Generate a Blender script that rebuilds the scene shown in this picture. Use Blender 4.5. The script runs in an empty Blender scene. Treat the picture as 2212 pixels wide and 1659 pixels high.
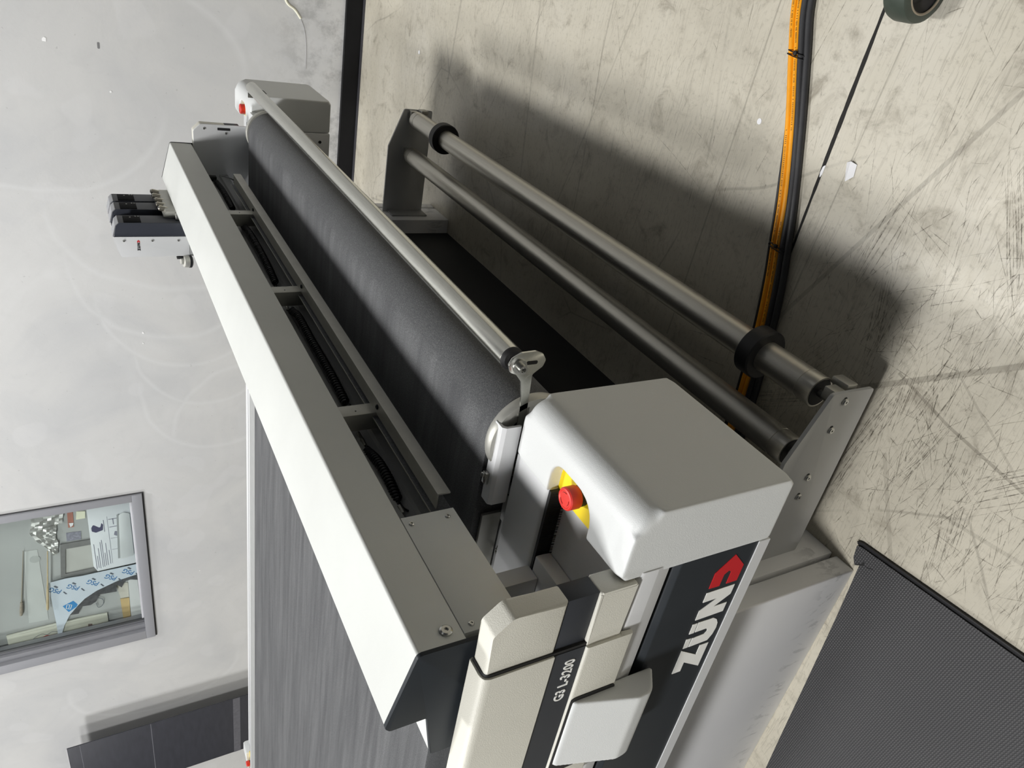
import bpy, bmesh, math, random
from mathutils import Vector, Matrix
random.seed(7)
SC = bpy.context.scene
COL = SC.collection

# ------------------------------------------------------------------ camera
# The photograph is a portrait shot stored lying on its side: the camera is
# rolled by 90 degrees.  World: X along the gantry, Y along the table, Z up.
F_PX = 1582.585
ROT = ((-0.46910470242, -0.17328992429, -0.86597423767),
       (-0.51284821573, 0.85173812891, 0.10737256342),
       (0.71897669349, 0.49448231707, -0.48842578998))
cam = bpy.data.cameras.new('camera')
cam.sensor_fit = 'HORIZONTAL'
cam.sensor_width = 36.0
cam.lens = F_PX / 2212.0 * 36.0
cam.clip_start = 0.02
cam_o = bpy.data.objects.new('camera', cam)
COL.objects.link(cam_o)
r, d, f = ROT
cam_o.matrix_world = Matrix(((r[0], -d[0], -f[0], 0.0),
                             (r[1], -d[1], -f[1], 0.0),
                             (r[2], -d[2], -f[2], 1.7),
                             (0, 0, 0, 1)))
SC.camera = cam_o

# ------------------------------------------------------------------ world
w = bpy.data.worlds.new('hall_ambient')
SC.world = w
w.use_nodes = True
bg = w.node_tree.nodes['Background']
bg.inputs[0].default_value = (0.93, 0.96, 1.0, 1)
bg.inputs[1].default_value = 0.046

# ------------------------------------------------------------------ hall lamps
def area_lamp(name, loc, target, sx, sy, power, col=(1, 0.995, 0.985)):
    l = bpy.data.lights.new(name, 'AREA')
    l.shape = 'RECTANGLE'
    l.size, l.size_y = sx, sy
    l.energy = power
    l.color = col
    o = bpy.data.objects.new(name, l)
    COL.objects.link(o)
    o.location = loc
    o.rotation_euler = (Vector(target) - Vector(loc)).to_track_quat('-Z', 'Y').to_euler()
    return o
area_lamp('ceiling_lamp', (-1.9, 2.3, 6.5), (1.2, 1.0, 0.8), 1.0, 0.6, 390)
area_lamp('ceiling_lamp', (3.5, 2.15, 6.5), (3.2, 1.0, 0.8), 1.0, 0.6, 245)
area_lamp('ceiling_lamp', (-1.6, 7.6, 6.5), (3.6, 4.5, 1.2), 1.0, 0.6, 140)
area_lamp('ceiling_lamp', (0.6, 10.2, 6.5), (4.9, 6.0, 1.2), 1.0, 0.6, 330)
area_lamp('ceiling_lamp', (1.0, -6.5, 6.2), (1.5, 0.0, 0.5), 1.0, 0.6, 9)

SC.view_settings.view_transform = 'Standard'
SC.view_settings.look = 'None'
SC.view_settings.exposure = 0.0
SC.view_settings.gamma = 1.0
SC.view_settings.use_curve_mapping = False

# ------------------------------------------------------------------ materials
MATS = {}
def srgb(r, g, b):
    def c(v):
        v /= 255.0
        return v / 12.92 if v <= 0.04045 else ((v + 0.055) / 1.055) ** 2.4
    return (c(r), c(g), c(b), 1)

class NT:
    """tiny helper around a material node tree"""
    def __init__(self, name):
        m = bpy.data.materials.new(name)
        m.use_nodes = True
        self.m, self.t = m, m.node_tree
        self.b = self.t.nodes['Principled BSDF']
        self.tc = self.t.nodes.new('ShaderNodeTexCoord')
        MATS[name] = m
    def n(self, kind, **kw):
        x = self.t.nodes.new(kind)
        for k, v in kw.items():
            setattr(x, k, v)
        return x
    def link(self, a, b):
        self.t.links.new(a, b)
    def val(self, sock, v):
        if hasattr(v, 'node'):
            self.link(v, sock)
        else:
            sock.default_value = v
    def math(self, op, a, b=0.0, c=0.0, clamp=False):
        x = self.n('ShaderNodeMath', operation=op, use_clamp=clamp)
        self.val(x.inputs[0], a); self.val(x.inputs[1], b); self.val(x.inputs[2], c)
        return x.outputs[0]
    def mapping(self, scale=(1, 1, 1), rot=(0, 0, 0), loc=(0, 0, 0), src=None):
        x = self.n('ShaderNodeMapping')
        x.inputs['Scale'].default_value = scale
        x.inputs['Rotation'].default_value = rot
        x.inputs['Location'].default_value = loc
        self.link(src or self.tc.outputs['Object'], x.inputs['Vector'])
        return x.outputs[0]
    def noise(self, scale, detail=3, rough=0.5, vec=None, dist=0.0):
        x = self.n('ShaderNodeTexNoise')
        x.inputs['Scale'].default_value = scale
        x.inputs['Detail'].default_value = detail
        x.inputs['Roughness'].default_value = rough
        x.inputs['Distortion'].default_value = dist
        self.link(vec or self.tc.outputs['Object'], x.inputs['Vector'])
        return x.outputs['Fac']
    def ramp(self, fac, stops):
        x = self.n('ShaderNodeValToRGB')
        e = x.color_ramp.elements
        while len(e) < len(stops):
            e.new(0.5)
        for i, (p, c) in enumerate(stops):
            e[i].position = p
            e[i].color = c if len(c) == 4 else (*c, 1)
        self.link(fac, x.inputs[0])
        return x.outputs[0]
    def smooth(self, v, a, b):
        x = self.n('ShaderNodeMapRange', interpolation_type='SMOOTHSTEP')
        self.link(v, x.inputs[0])
        x.inputs[1].default_value, x.inputs[2].default_value = a, b
        return x.outputs[0]
    def mix(self, fac, a, b, mode='MIX'):
        x = self.n('ShaderNodeMix', data_type='RGBA', blend_type=mode)
        self.val(x.inputs[0], fac); self.val(x.inputs[6], a); self.val(x.inputs[7], b)
        return x.outputs[2]
    def bump(self, h, strength, dist=0.001):
        x = self.n('ShaderNodeBump')
        x.inputs['Strength'].default_value = strength
        x.inputs['Distance'].default_value = dist
        self.link(h, x.inputs['Height'])
        self.link(x.outputs[0], self.b.inputs['Normal'])

def mat(name, col, rough=0.5, metal=0.0, grain=0.0, gscale=400, var=0.04, vscale=6,
        spec=0.5, emit=0.0, stretch=None):
    if name in MATS:
        return MATS[name]
    k = NT(name)
    b = k.b
    b.inputs['Roughness'].default_value = rough
    b.inputs['Metallic'].default_value = metal
    b.inputs['Specular IOR Level'].default_value = spec
    vec = k.mapping(scale=stretch) if stretch else None
    n = k.noise(vscale, 4, 0.55, vec)
    lo = tuple(max(0, c * (1 - var)) for c in col[:3]) + (1,)
    hi = tuple(min(1, c * (1 + var)) for c in col[:3]) + (1,)
    k.link(k.ramp(n, [(0.3, lo), (0.7, hi)]), b.inputs['Base Color'])
    if grain:
        k.bump(k.noise(gscale, 2), grain)
    if emit:
        b.inputs['Emission Strength'].default_value = emit
        b.inputs['Emission Color'].default_value = col
    return k.m

WHITE = mat('moulded_white_plastic', srgb(212, 214, 213), 0.42, grain=0.35, gscale=700, var=0.02, vscale=3)
PAINT = mat('white_powder_coat', srgb(212, 213, 214), 0.38, grain=0.12, gscale=900, var=0.02, vscale=4)
BEAMW = mat('beam_powder_coat', srgb(202, 204, 200), 0.45, grain=0.2, gscale=900, var=0.03, vscale=5)
CREAM = mat('cream_textured_plastic', srgb(210, 208, 197), 0.5, grain=0.45, gscale=520, var=0.03, vscale=4)
DARK = mat('anthracite_paint', srgb(40, 44, 48), 0.5, var=0.08, vscale=5, spec=0.25)
BAND = mat('anthracite_band', srgb(48, 51, 57), 0.55, var=0.05, spec=0.3)
BLACK = mat('matt_black', srgb(16, 16, 18), 0.6, var=0.1)
RUBBER = mat('black_rubber', srgb(20, 20, 23), 0.5, var=0.2, vscale=30)
GREYP = mat('grey_powder_coat', srgb(160, 161, 160), 0.45, var=0.04, grain=0.15, gscale=800)
BASEW = None
ALU = mat('brushed_aluminium', srgb(176, 174, 168), 0.34, 1.0, var=0.05, vscale=14, stretch=(0.4, 40, 40))
ALUM = mat('matt_aluminium', srgb(186, 185, 178), 0.48, 0.75, var=0.06, vscale=20)
STEEL = mat('polished_steel', srgb(205, 205, 198), 0.22, 1.0, var=0.06, vscale=12, stretch=(1.5, 30, 30))
ZINC = mat('zinc_bolt', srgb(190, 190, 186), 0.28, 1.0, var=0.1, vscale=80)
RED = mat('emergency_red', srgb(214, 52, 44), 0.42, var=0.03)
YELLOW = mat('warning_yellow', srgb(240, 212, 8), 0.5, var=0.03)
LOGOW = mat('logo_white_print', srgb(238, 238, 234), 0.5, var=0.01)
LOGOR = mat('logo_red_print', srgb(196, 22, 30), 0.5, var=0.01)
LOGOK = mat('logo_black_print', srgb(30, 30, 34), 0.5, var=0.01)
CABLEY = mat('yellow_cable_jacket', srgb(240, 160, 12), 0.45, var=0.06, vscale=30)
CABLEK = mat('black_cable_jacket', srgb(46, 46, 48), 0.5, var=0.15, vscale=30)
HOSE = mat('coiled_hose_black', srgb(20, 21, 25), 0.35, var=0.1)
TYRE = mat('dark_green_tyre', srgb(62, 70, 62), 0.5, var=0.15, vscale=30)
PAPER = mat('white_paper', srgb(236, 236, 238), 0.7, var=0.02)
FRAME = mat('grey_window_frame', srgb(148, 149, 154), 0.42, var=0.02)
MODULE = mat('tool_module_blue_black', srgb(48, 51, 60), 0.45, var=0.05)

def wall_material():
    k = NT('trowelled_grey_plaster')
    sep = k.n('ShaderNodeSeparateXYZ')
    k.link(k.tc.outputs['Object'], sep.inputs[0])
    y, z = sep.outputs[1], sep.outputs[2]
    n1 = k.noise(1.1, 5, 0.6, dist=0.8)
    n2 = k.noise(5.0, 5, 0.65, dist=1.2)
    base = k.ramp(n1, [(0.3, srgb(188, 189, 190)), (0.55, srgb(199, 199, 198)), (0.75, srgb(204, 204, 203))])
    base = k.mix(k.math('MULTIPLY', k.smooth(n2, 0.5, 0.75), 0.18), base, srgb(178, 179, 180))
    # arcs left by the trowel: thin pale rims of large ellipses (y, z centre, radii)
    wob = k.math('MULTIPLY', k.math('SUBTRACT', k.noise(1.6, 2), 0.5), 0.22)
    total = None
    for (cy, cz, ry, rz, side) in [(1.7, 1.1, .62, .78, 1), (2.05, 1.2, .62, .60, 1), (2.35, 1.1, .55, .55, 1),
                                   (2.75, 1.0, .50, .46, 1), (3.05, .95, .62, .50, 1), (0.9, 1.6, .5, .9, -1),
                                   (0.6, .9, .55, .5, -1), (1.2, 1.9, .45, .7, 1), (3.55, .75, .6, .5, -1),
                                   (6.1, 1.5, .5, .7, 1), (0.25, 1.35, .4, .7, -1)]:
        a = k.math('DIVIDE', k.math('SUBTRACT', y, cy), ry)
        b = k.math('DIVIDE', k.math('SUBTRACT', z, cz), rz)
        rr = k.math('ADD', k.math('SQRT', k.math('ADD', k.math('MULTIPLY', a, a), k.math('MULTIPLY', b, b))), wob)
        rim = k.math('SUBTRACT', 1.0, k.math('DIVIDE', k.math('ABSOLUTE', k.math('SUBTRACT', rr, 1.0)), 0.05), clamp=True)
        halo = k.math('MULTIPLY', k.math('SUBTRACT', 1.0, k.math('DIVIDE', k.math('ABSOLUTE', k.math('SUBTRACT', rr, 1.12)), 0.16), clamp=True), 0.35)
        half = k.smooth(k.math('MULTIPLY', a, float(side)), -0.35, 0.35)
        v = k.math('MULTIPLY', k.math('MAXIMUM', rim, halo), half)
        total = v if total is None else k.math('MAXIMUM', total, v)
    base = k.mix(k.math('MULTIPLY', total, 0.38), base, srgb(212, 213, 213))
    # scuffed dirt low on the wall, pale filler patches
    low = k.math('MULTIPLY', k.math('SUBTRACT', 1.0, k.smooth(z, 0.1, 0.75)), k.smooth(k.noise(9, 6, 0.7), 0.42, 0.68))
    base = k.mix(k.math('MULTIPLY', low, 0.7), base, srgb(140, 140, 140))
    spk = k.smooth(k.noise(42, 2, 0.5), 0.73, 0.77)
    base = k.mix(k.math('MULTIPLY', spk, 0.35), base, srgb(150, 150, 150))
    patch = k.smooth(k.noise(3.1, 1, 0.4, k.mapping(loc=(0, 4.2, 1.7))), 0.62, 0.66)
    base = k.mix(k.math('MULTIPLY', patch, 0.16), base, srgb(214, 214, 215))
    k.link(base, k.b.inputs['Base Color'])
    k.b.inputs['Roughness'].default_value = 0.62
    k.bump(k.math('ADD', k.noise(55, 4), k.math('MULTIPLY', n2, 2.0)), 0.12, 0.003)
    return k.m

def floor_material():
    k = NT('scratched_concrete')
    n1 = k.noise(1.3, 6, 0.62, dist=0.4)
    n2 = k.noise(9, 6, 0.7, dist=0.6)
    n3 = k.noise(60, 4, 0.7)
    base = k.ramp(n1, [(0.25, srgb(176, 170, 155)), (0.5, srgb(196, 190, 174)), (0.75, srgb(208, 203, 190))])
    base = k.mix(k.smooth(n2, 0.50, 0.78), base, srgb(150, 143, 128))
    base = k.mix(k.math('MULTIPLY', k.smooth(n3, 0.52, 0.75), 0.4), base, srgb(120, 113, 100))
    sep = k.n('ShaderNodeSeparateXYZ')
    k.link(k.tc.outputs['Object'], sep.inputs[0])
    x, y = sep.outputs[0], sep.outputs[1]
    # thin scratches: very stretched noises in several directions
    warp = k.n('ShaderNodeTexNoise')
    warp.inputs['Scale'].default_value = 1.2
    k.link(k.tc.outputs['Object'], warp.inputs['Vector'])
    wv = k.n('ShaderNodeVectorMath', operation='SCALE')
    k.link(warp.outputs['Color'], wv.inputs[0]); wv.inputs['Scale'].default_value = 0.10
    vadd = k.n('ShaderNodeVectorMath', operation='ADD')
    k.link(k.tc.outputs['Object'], vadd.inputs[0]); k.link(wv.outputs[0], vadd.inputs[1])
    total = None
    for (ang, sc, st, lo, hi, amt) in [(12, 150, 0.05, .66, .70, .5), (-18, 190, 0.05, .66, .70, .5), (40, 170, 0.06, .67, .70, .5),
                                       (75, 180, 0.05, .66, .70, .5), (-48, 160, 0.06, .67, .70, .5), (2, 260, 0.03, .62, .70, .45)]:
        v = k.mapping(scale=(1.0, st, 1.0), rot=(0, 0, math.radians(ang)), loc=(ang * .37, ang * .11, 0), src=vadd.outputs[0])
        s = k.math('MULTIPLY', k.smooth(k.noise(sc, 1.5, 0.5, v), lo, hi), amt)
        total = s if total is None else k.math('MAXIMUM', total, s)
    # scratches thin out towards the wall
    dens = k.math('ADD', 0.25, k.math('MULTIPLY', k.smooth(k.noise(1.7, 3, .6), 0.35, 0.6), 0.75))
    total = k.math('MULTIPLY', total, dens)
    base = k.mix(k.math('MULTIPLY', total, 0.45), base, srgb(96, 90, 80))
    # cracks
    vo = k.n('ShaderNodeTexVoronoi', feature='DISTANCE_TO_EDGE')
    vo.inputs['Scale'].default_value = 1.15
    k.link(k.mapping(loc=(.35, .2, 0), src=vadd.outputs[0]), vo.inputs['Vector'])
    crack = k.math('SUBTRACT', 1.0, k.smooth(vo.outputs['Distance'], 0.001, 0.006))
    crack = k.math('MULTIPLY', crack, k.smooth(k.noise(2.3, 2), 0.42, 0.6))
    base = k.mix(k.math('MULTIPLY', crack, 0.32), base, srgb(90, 84, 74))
    # long drawn marks: tape residue and tyre streaks (A, B, half width, strength)
    marks = None
    for (ax, ay, bx, by, hw, amt) in [(.93, .785, .40, .37, .0075, .8), (.89, .05, 1.30, .85, .006, .65), (1.196, -.1, 1.24, .9, .0022, .7),
                                      (1.605, -.1, 1.64, 1.0, .003, .75), (.86, .70, .70, .75, .004, .9), (.70, .75, .45, .80, .004, .9),
                                      (.30, 1.75, .80, .90, .006, .5), (.10, .9, .62, .95, .005, .4), (2.2, .0, 2.5, 1.0, .004, .5),
                                      (2.9, -.3, 2.75, .9, .006, .5), (.55, .3, .35, 1.1, .004, .5), (.25, .95, .75, .62, .003, .5),
                                      (3.5, -.5, 3.62, .6, .008, .55)]:
        L = math.hypot(bx - ax, by - ay)
        ux, uy = (bx - ax) / L, (by - ay) / L
        dx, dy = k.math('SUBTRACT', x, ax), k.math('SUBTRACT', y, ay)
        t = k.math('ADD', k.math('MULTIPLY', dx, ux), k.math('MULTIPLY', dy, uy))
        s = k.math('ABSOLUTE', k.math('SUBTRACT', k.math('MULTIPLY', dx, uy), k.math('MULTIPLY', dy, ux)))
        on = k.math('MULTIPLY', k.math('GREATER_THAN', t, 0.0), k.math('LESS_THAN', t, L))
        m = k.math('MULTIPLY', k.math('SUBTRACT', 1.0, k.smooth(s, hw * 0.8, hw * 1.15)), on)
        m = k.math('MULTIPLY', m, amt)
        marks = m if marks is None else k.math('MAXIMUM', marks, m)
    marks = k.math('MULTIPLY', marks, k.math('ADD', 0.45, k.math('MULTIPLY', k.noise(30, 3), 0.7)))
    base = k.mix(k.math('MULTIPLY', marks, 0.7), base, srgb(118, 112, 100))
    k.link(base, k.b.inputs['Base Color'])
    k.link(k.ramp(n2, [(0.3, (0.30,) * 3), (0.7, (0.50,) * 3)]), k.b.inputs['Roughness'])
    k.bump(k.math('SUBTRACT', k.math('MULTIPLY', n3, 0.5), total), 0.25, 0.002)
    return k.m

def belt_material():
    k = NT('grey_conveyor_felt')
    n1 = k.noise(420, 3, 0.65)
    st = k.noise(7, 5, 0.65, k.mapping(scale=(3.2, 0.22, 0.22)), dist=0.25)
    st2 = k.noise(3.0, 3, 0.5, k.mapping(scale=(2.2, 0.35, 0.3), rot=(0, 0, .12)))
    sep = k.n('ShaderNodeSeparateXYZ')
    k.link(k.tc.outputs['Object'], sep.inputs[0])
    flat_ = k.smooth(sep.outputs[2], 1.036, 1.0446)      # streaks only on the flat top of the belt
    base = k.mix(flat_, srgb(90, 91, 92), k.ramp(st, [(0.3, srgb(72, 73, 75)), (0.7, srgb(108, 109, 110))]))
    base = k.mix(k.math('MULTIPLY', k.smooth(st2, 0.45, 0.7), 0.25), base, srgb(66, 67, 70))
    base = k.mix(k.math('MULTIPLY', k.smooth(n1, 0.38, 0.62), 0.6), base, srgb(48, 49, 52))
    base = k.mix(k.math('MULTIPLY', k.smooth(n1, 0.44, 0.30), 0.35), base, srgb(128, 128, 128))
    k.link(base, k.b.inputs['Base Color'])
    k.b.inputs['Roughness'].default_value = 0.7
    k.b.inputs['Specular IOR Level'].default_value = 0.3
    k.b.inputs['Sheen Weight'].default_value = 0.06
    k.b.inputs['Sheen Roughness'].default_value = 0.5
    k.bump(n1, 0.6, 0.0014)
    return k.m

def mat_material():
    k = NT('ribbed_rubber_mat')
    wv = k.n('ShaderNodeTexWave', wave_type='BANDS', bands_direction='X')
    wv.inputs['Scale'].default_value = 54
    k.link(k.mapping(rot=(0, 0, .1)), wv.inputs['Vector'])
    wv2 = k.n('ShaderNodeTexWave', wave_type='BANDS', bands_direction='Y')
    wv2.inputs['Scale'].default_value = 38
    k.link(k.mapping(rot=(0, 0, .1)), wv2.inputs['Vector'])
    h = k.math('MULTIPLY', wv.outputs['Fac'], wv2.outputs['Fac'])
    n = k.noise(3, 5, 0.6)
    base = k.ramp(n, [(0.3, srgb(74, 73, 75)), (0.7, srgb(88, 87, 88))])
    base = k.mix(k.smooth(h, 0.55, 0.15), base, srgb(48, 48, 50))
    k.link(base, k.b.inputs['Base Color'])
    k.b.inputs['Roughness'].default_value = 0.6
    k.bump(h, 0.7, 0.002)
    return k.m

def base_material():
    k = NT('scuffed_white_base')
    n = k.noise(2, 3)
    base = k.ramp(n, [(0.3, srgb(229, 229, 230)), (0.7, srgb(237, 237, 237))])
    sep = k.n('ShaderNodeSeparateXYZ')
    k.link(k.tc.outputs['Object'], sep.inputs[0])
    z = sep.outputs[2]
    s = k.noise(16, 5, 0.65, k.mapping(scale=(1, 1.3, 0.6), rot=(.9, 0, 0)), dist=1.6)
    band = k.math('MULTIPLY', k.smooth(z, 0.02, 0.05), k.math('SUBTRACT', 1.0, k.smooth(z, 0.06, 0.15)))
    scuff = k.math('MULTIPLY', k.smooth(s, 0.52, 0.60), band)
    base = k.mix(k.math('MULTIPLY', scuff, 0.5), base, srgb(176, 177, 178))
    k.link(base, k.b.inputs['Base Color'])
    k.b.inputs['Roughness'].default_value = 0.42
    return k.m

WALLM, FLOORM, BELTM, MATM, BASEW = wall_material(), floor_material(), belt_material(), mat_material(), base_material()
gk = NT('window_glass')
g_t = gk.n('ShaderNodeBsdfTransparent'); g_t.inputs[0].default_value = (.95, .97, .965, 1)
g_g = gk.n('ShaderNodeBsdfGlossy'); g_g.inputs['Roughness'].default_value = .02
g_m = gk.n('ShaderNodeMixShader'); pass
g_m.inputs[0].default_value = .06; gk.link(g_t.outputs[0], g_m.inputs[1]); gk.link(g_g.outputs[0], g_m.inputs[2])
gk.link(g_m.outputs[0], gk.t.nodes['Material Output'].inputs[0])
GLASS = gk.m

# ------------------------------------------------------------------ mesh helpers
LOC = {}
LAYOUT = {}      # things drawn at another layout scale: name -> (scale, lift)
def tag(o, label=None, cat=None, group=None, kind=None):
    if label: o['label'] = label
    if cat: o['category'] = cat
    if group: o['group'] = group
    if kind: o['kind'] = kind
    return o
def thing(name, loc, label, cat, group=None, kind=None):
    o = bpy.data.objects.new(name, None)
    o.empty_display_size = 0.05
    COL.objects.link(o)
    o.location = loc
    LOC[o.name] = Vector(loc)
    return tag(o, label, cat, group, kind)
def build(name, bm, m, parent=None, angle=35, loc=None, raw=False):
    """link a bmesh given in world coordinates as one mesh object"""
    o_loc = Vector((0, 0, 0))
    lay = LAYOUT.get(parent.name) if parent is not None and not raw else None
    if lay:
        for v in bm.verts:
            v.co = v.co * lay[0]; v.co.z += lay[1]
    if parent is not None:
        o_loc = LOC[parent.name]
    elif loc is not None:
        o_loc = Vector(loc)
    if o_loc.length:
        bmesh.ops.translate(bm, verts=bm.verts, vec=-o_loc)
    me = bpy.data.meshes.new(name)
    bmesh.ops.recalc_face_normals(bm, faces=bm.faces)
    bm.to_mesh(me); bm.free()
    me.polygons.foreach_set('use_smooth', [True] * len(me.polygons))
    me.set_sharp_from_angle(angle=math.radians(angle))
    me.materials.append(m)
    o = bpy.data.objects.new(name, me)
    COL.objects.link(o)
    if parent is not None:
        o.parent = parent
    else:
        o.location = o_loc
    LOC[o.name] = o_loc
    if lay: LAYOUT[o.name] = lay
    return o
def dup_part(o, parent, world_shift):
    c = o.copy(); COL.objects.link(c); c.parent = parent
    c.location = o.location + Vector(world_shift)
    LOC[c.name] = LOC[o.name]
    return c
def B():
    return bmesh.new()
def box(x0, x1, y0, y1, z0, z1, bev=0.0, seg=2, bm=None):
    own = bmesh.new()
    bmesh.ops.create_cube(own, size=1)
    for v in own.verts:
        v.co = Vector(((x0 + x1) / 2 + v.co.x * (x1 - x0), (y0 + y1) / 2 + v.co.y * (y1 - y0), (z0 + z1) / 2 + v.co.z * (z1 - z0)))
    if bev:
        bmesh.ops.bevel(own, geom=own.edges[:], offset=bev, segments=seg, profile=0.5, affect='EDGES')
    return join(bm, own)
def join(bm, own):
    if bm is None:
        return own
    tmp = bpy.data.meshes.new('t'); own.to_mesh(tmp); own.free()
    bm.from_mesh(tmp); bpy.data.meshes.remove(tmp)
    return bm
def rpoly(pts, rad, n=5):
    """round the corners of a 2-D polygon; rad is a number or one per corner"""
    out = []
    N = len(pts)
    for i in range(N):
        p = Vector(pts[i]); a = Vector(pts[i - 1]); b = Vector(pts[(i + 1) % N])
        rr = rad[i] if isinstance(rad, (list, tuple)) else rad
        u, v = (a - p), (b - p)
        if rr <= 1e-6:
            out.append(tuple(p)); continue
        ang = u.angle(v)
        t = min(rr / math.tan(ang / 2), u.length * .48, v.length * .48)
        q0, q1 = p + u.normalized() * t, p + v.normalized() * t
        for j in range(n + 1):
            s = j / n
            out.append(tuple((q0 * (1 - s) + p * s) * (1 - s) + (p * (1 - s) + q1 * s) * s))
    return out
def prism(pts, axis, a, b, bev=0.0, seg=2, bm=None):
    """extrude a 2-D polygon along an axis; the 2-D coordinates are the two other axes in order"""
    own = bmesh.new()
    def P(p, t):
        return {'x': (t, p[0], p[1]), 'y': (p[0], t, p[1]), 'z': (p[0], p[1], t)}[axis]
    lo = [own.verts.new(P(p, a)) for p in pts]
    hi = [own.verts.new(P(p, b)) for p in pts]
    f0 = own.faces.new(lo); f1 = own.faces.new(hi[::-1])
    n = len(pts)
    for i in range(n):
        own.faces.new((lo[i], hi[i], hi[(i + 1) % n], lo[(i + 1) % n]))
    if bev:
        bmesh.ops.bevel(own, geom=list(set(list(f0.edges) + list(f1.edges))), offset=bev, segments=seg, profile=0.5, affect='EDGES')
    return join(bm, own)
def lathe(profile, origin, axis, seg=32, bm=None):
    """revolve (t along axis, radius) around an axis through origin"""
    own = bmesh.new()
    ax = Vector(axis).normalized()
    u = ax.orthogonal().normalized(); v = ax.cross(u)
    rings = []
    for (t, rr) in profile:
        c = Vector(origin) + ax * t
        if rr < 1e-6:
            rings.append([own.verts.new(c)])
        else:
            rings.append([own.verts.new(c + (u * math.cos(2 * math.pi * i / seg) + v * math.sin(2 * math.pi * i / seg)) * rr) for i in range(seg)])
    for A, Bq in zip(rings, rings[1:]):
        for i in range(seg):
            j = (i + 1) % seg
            if len(A) == 1 and len(Bq) == 1: continue
            if len(A) == 1: own.faces.new((A[0], Bq[i], Bq[j]))
            elif len(Bq) == 1: own.faces.new((A[i], Bq[0], A[j]))
            else: own.faces.new((A[i], Bq[i], Bq[j], A[j]))
    return join(bm, own)
def cyl(p0, p1, rad, seg=24, bm=None, ch=0.0):
    p0, p1 = Vector(p0), Vector(p1)
    L = (p1 - p0).length
    pr = [(0, 0), (0, rad - ch), (ch, rad), (L - ch, rad), (L, rad - ch), (L, 0)] if ch else [(0, 0), (0, rad), (L, rad), (L, 0)]
    return lathe(pr, p0, p1 - p0, seg, bm)
def catmull(pts, n=8):
    P = [Vector(p) for p in pts]
    P = [P[0] * 2 - P[1]] + P + [P[-1] * 2 - P[-2]]
    out = []
    for i in range(1, len(P) - 2):
        for j in range(n):
            t = j / n
            a, b, c, e = P[i - 1], P[i], P[i + 1], P[i + 2]
            out.append(0.5 * ((2 * b) + (c - a) * t + (2 * a - 5 * b + 4 * c - e) * t * t + (3 * b - a - 3 * c + e) * t ** 3))
    out.append(P[-2])
    return out
def tube(path, rad, seg=8, bm=None):
    own = bmesh.new()
    path = [Vector(p) for p in path]
    rings = []
    t0 = (path[1] - path[0]).normalized()
    nrm = t0.orthogonal().normalized()
    for i, p in enumerate(path):
        t = (path[min(i + 1, len(path) - 1)] - path[max(i - 1, 0)]).normalized()
        nrm = (nrm - t * nrm.dot(t)).normalized()
        bn = t.cross(nrm)
        rings.append([own.verts.new(p + (nrm * math.cos(2 * math.pi * k / seg) + bn * math.sin(2 * math.pi * k / seg)) * rad) for k in range(seg)])
    for A, Bq in zip(rings, rings[1:]):
        for k in range(seg):
            own.faces.new((A[k], Bq[k], Bq[(k + 1) % seg], A[(k + 1) % seg]))
    own.faces.new(rings[0][::-1]); own.faces.new(rings[-1])
    return join(bm, own)
def helix(path, coil, rad, turns, seg=6, per=12):
    path = catmull(path, 16)
    lens = [0]
    for a, b in zip(path, path[1:]): lens.append(lens[-1] + (b - a).length)
    out = []
    tot = turns * per
    j = 0
    for i in range(tot + 1):
        s = lens[-1] * i / tot
        while j < len(path) - 2 and lens[j + 1] < s: j += 1
        tt = (s - lens[j]) / max(1e-9, lens[j + 1] - lens[j])
        c = path[j].lerp(path[j + 1], tt)
        t = (path[j + 1] - path[j]).normalized()
        u = t.cross(Vector((0, 0, 1))).normalized(); v = u.cross(t)
        a = 2 * math.pi * i / per
        out.append(c + (u * math.cos(a) + v * math.sin(a)) * coil)
    return tube(out, rad, seg)
XC = 2.187
def mx(x):
    return 2 * XC - x
def mirror_bm(bm, xc=None):
    for v in bm.verts:
        v.co.x = 2 * (XC if xc is None else xc) - v.co.x
    return bm
def screw(p, axis, rad, h=0.004, m=ZINC, name='screw', parent=None, hexr=0.45):
    ax = Vector(axis).normalized()
    b = lathe([(0, 0), (0, rad), (h * .6, rad), (h, rad * .75), (h, rad * hexr), (h * .35, rad * hexr), (h * .35, 0)], p, ax, 18)
    return build(name, b, m, parent)
def apply_mods(o):
    dg = bpy.context.evaluated_depsgraph_get()
    dg.update()
    ev = o.evaluated_get(dg)
    me = bpy.data.meshes.new_from_object(ev)
    old = o.data
    o.modifiers.clear()
    o.data = me
    bpy.data.meshes.remove(old)
    me.polygons.foreach_set('use_smooth', [True] * len(me.polygons))
    me.set_sharp_from_angle(angle=math.radians(60))
    return o

# ================================================================== the hall
def plane_obj(name, x0, x1, y0, y1, z0, z1, m):
    o = build(name, box(x0, x1, y0, y1, z0, z1), m)
    return tag(o, kind='structure')
fl = plane_obj('floor', -4, 4.97, -4, 11, -0.1, 0.0, FLOORM)
tag(fl, 'scratched beige concrete floor under the machine', None)
# saw-cut joint in the slab
jb = bmesh.new()
jr = random.Random(4)
prev = None
for i in range(260):
    yy = -3.9 + i * .02
    if yy > 1.3: break
    hw = .0050 + .0014 * math.sin(yy * 9) + jr.uniform(-.0007, .0007)
    dx = .0012 * math.sin(yy * 5)
    cur = (jb.verts.new((1.284 + dx - hw, yy, .0004)), jb.verts.new((1.284 + dx + hw, yy, .0004)))
    if prev: jb.faces.new((prev[0], prev[1], cur[1], cur[0]))
    prev = cur
build('floor_joint', jb, mat('joint_filler_black', srgb(28, 26, 24), .8, var=.3, vscale=90), fl)

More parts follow.
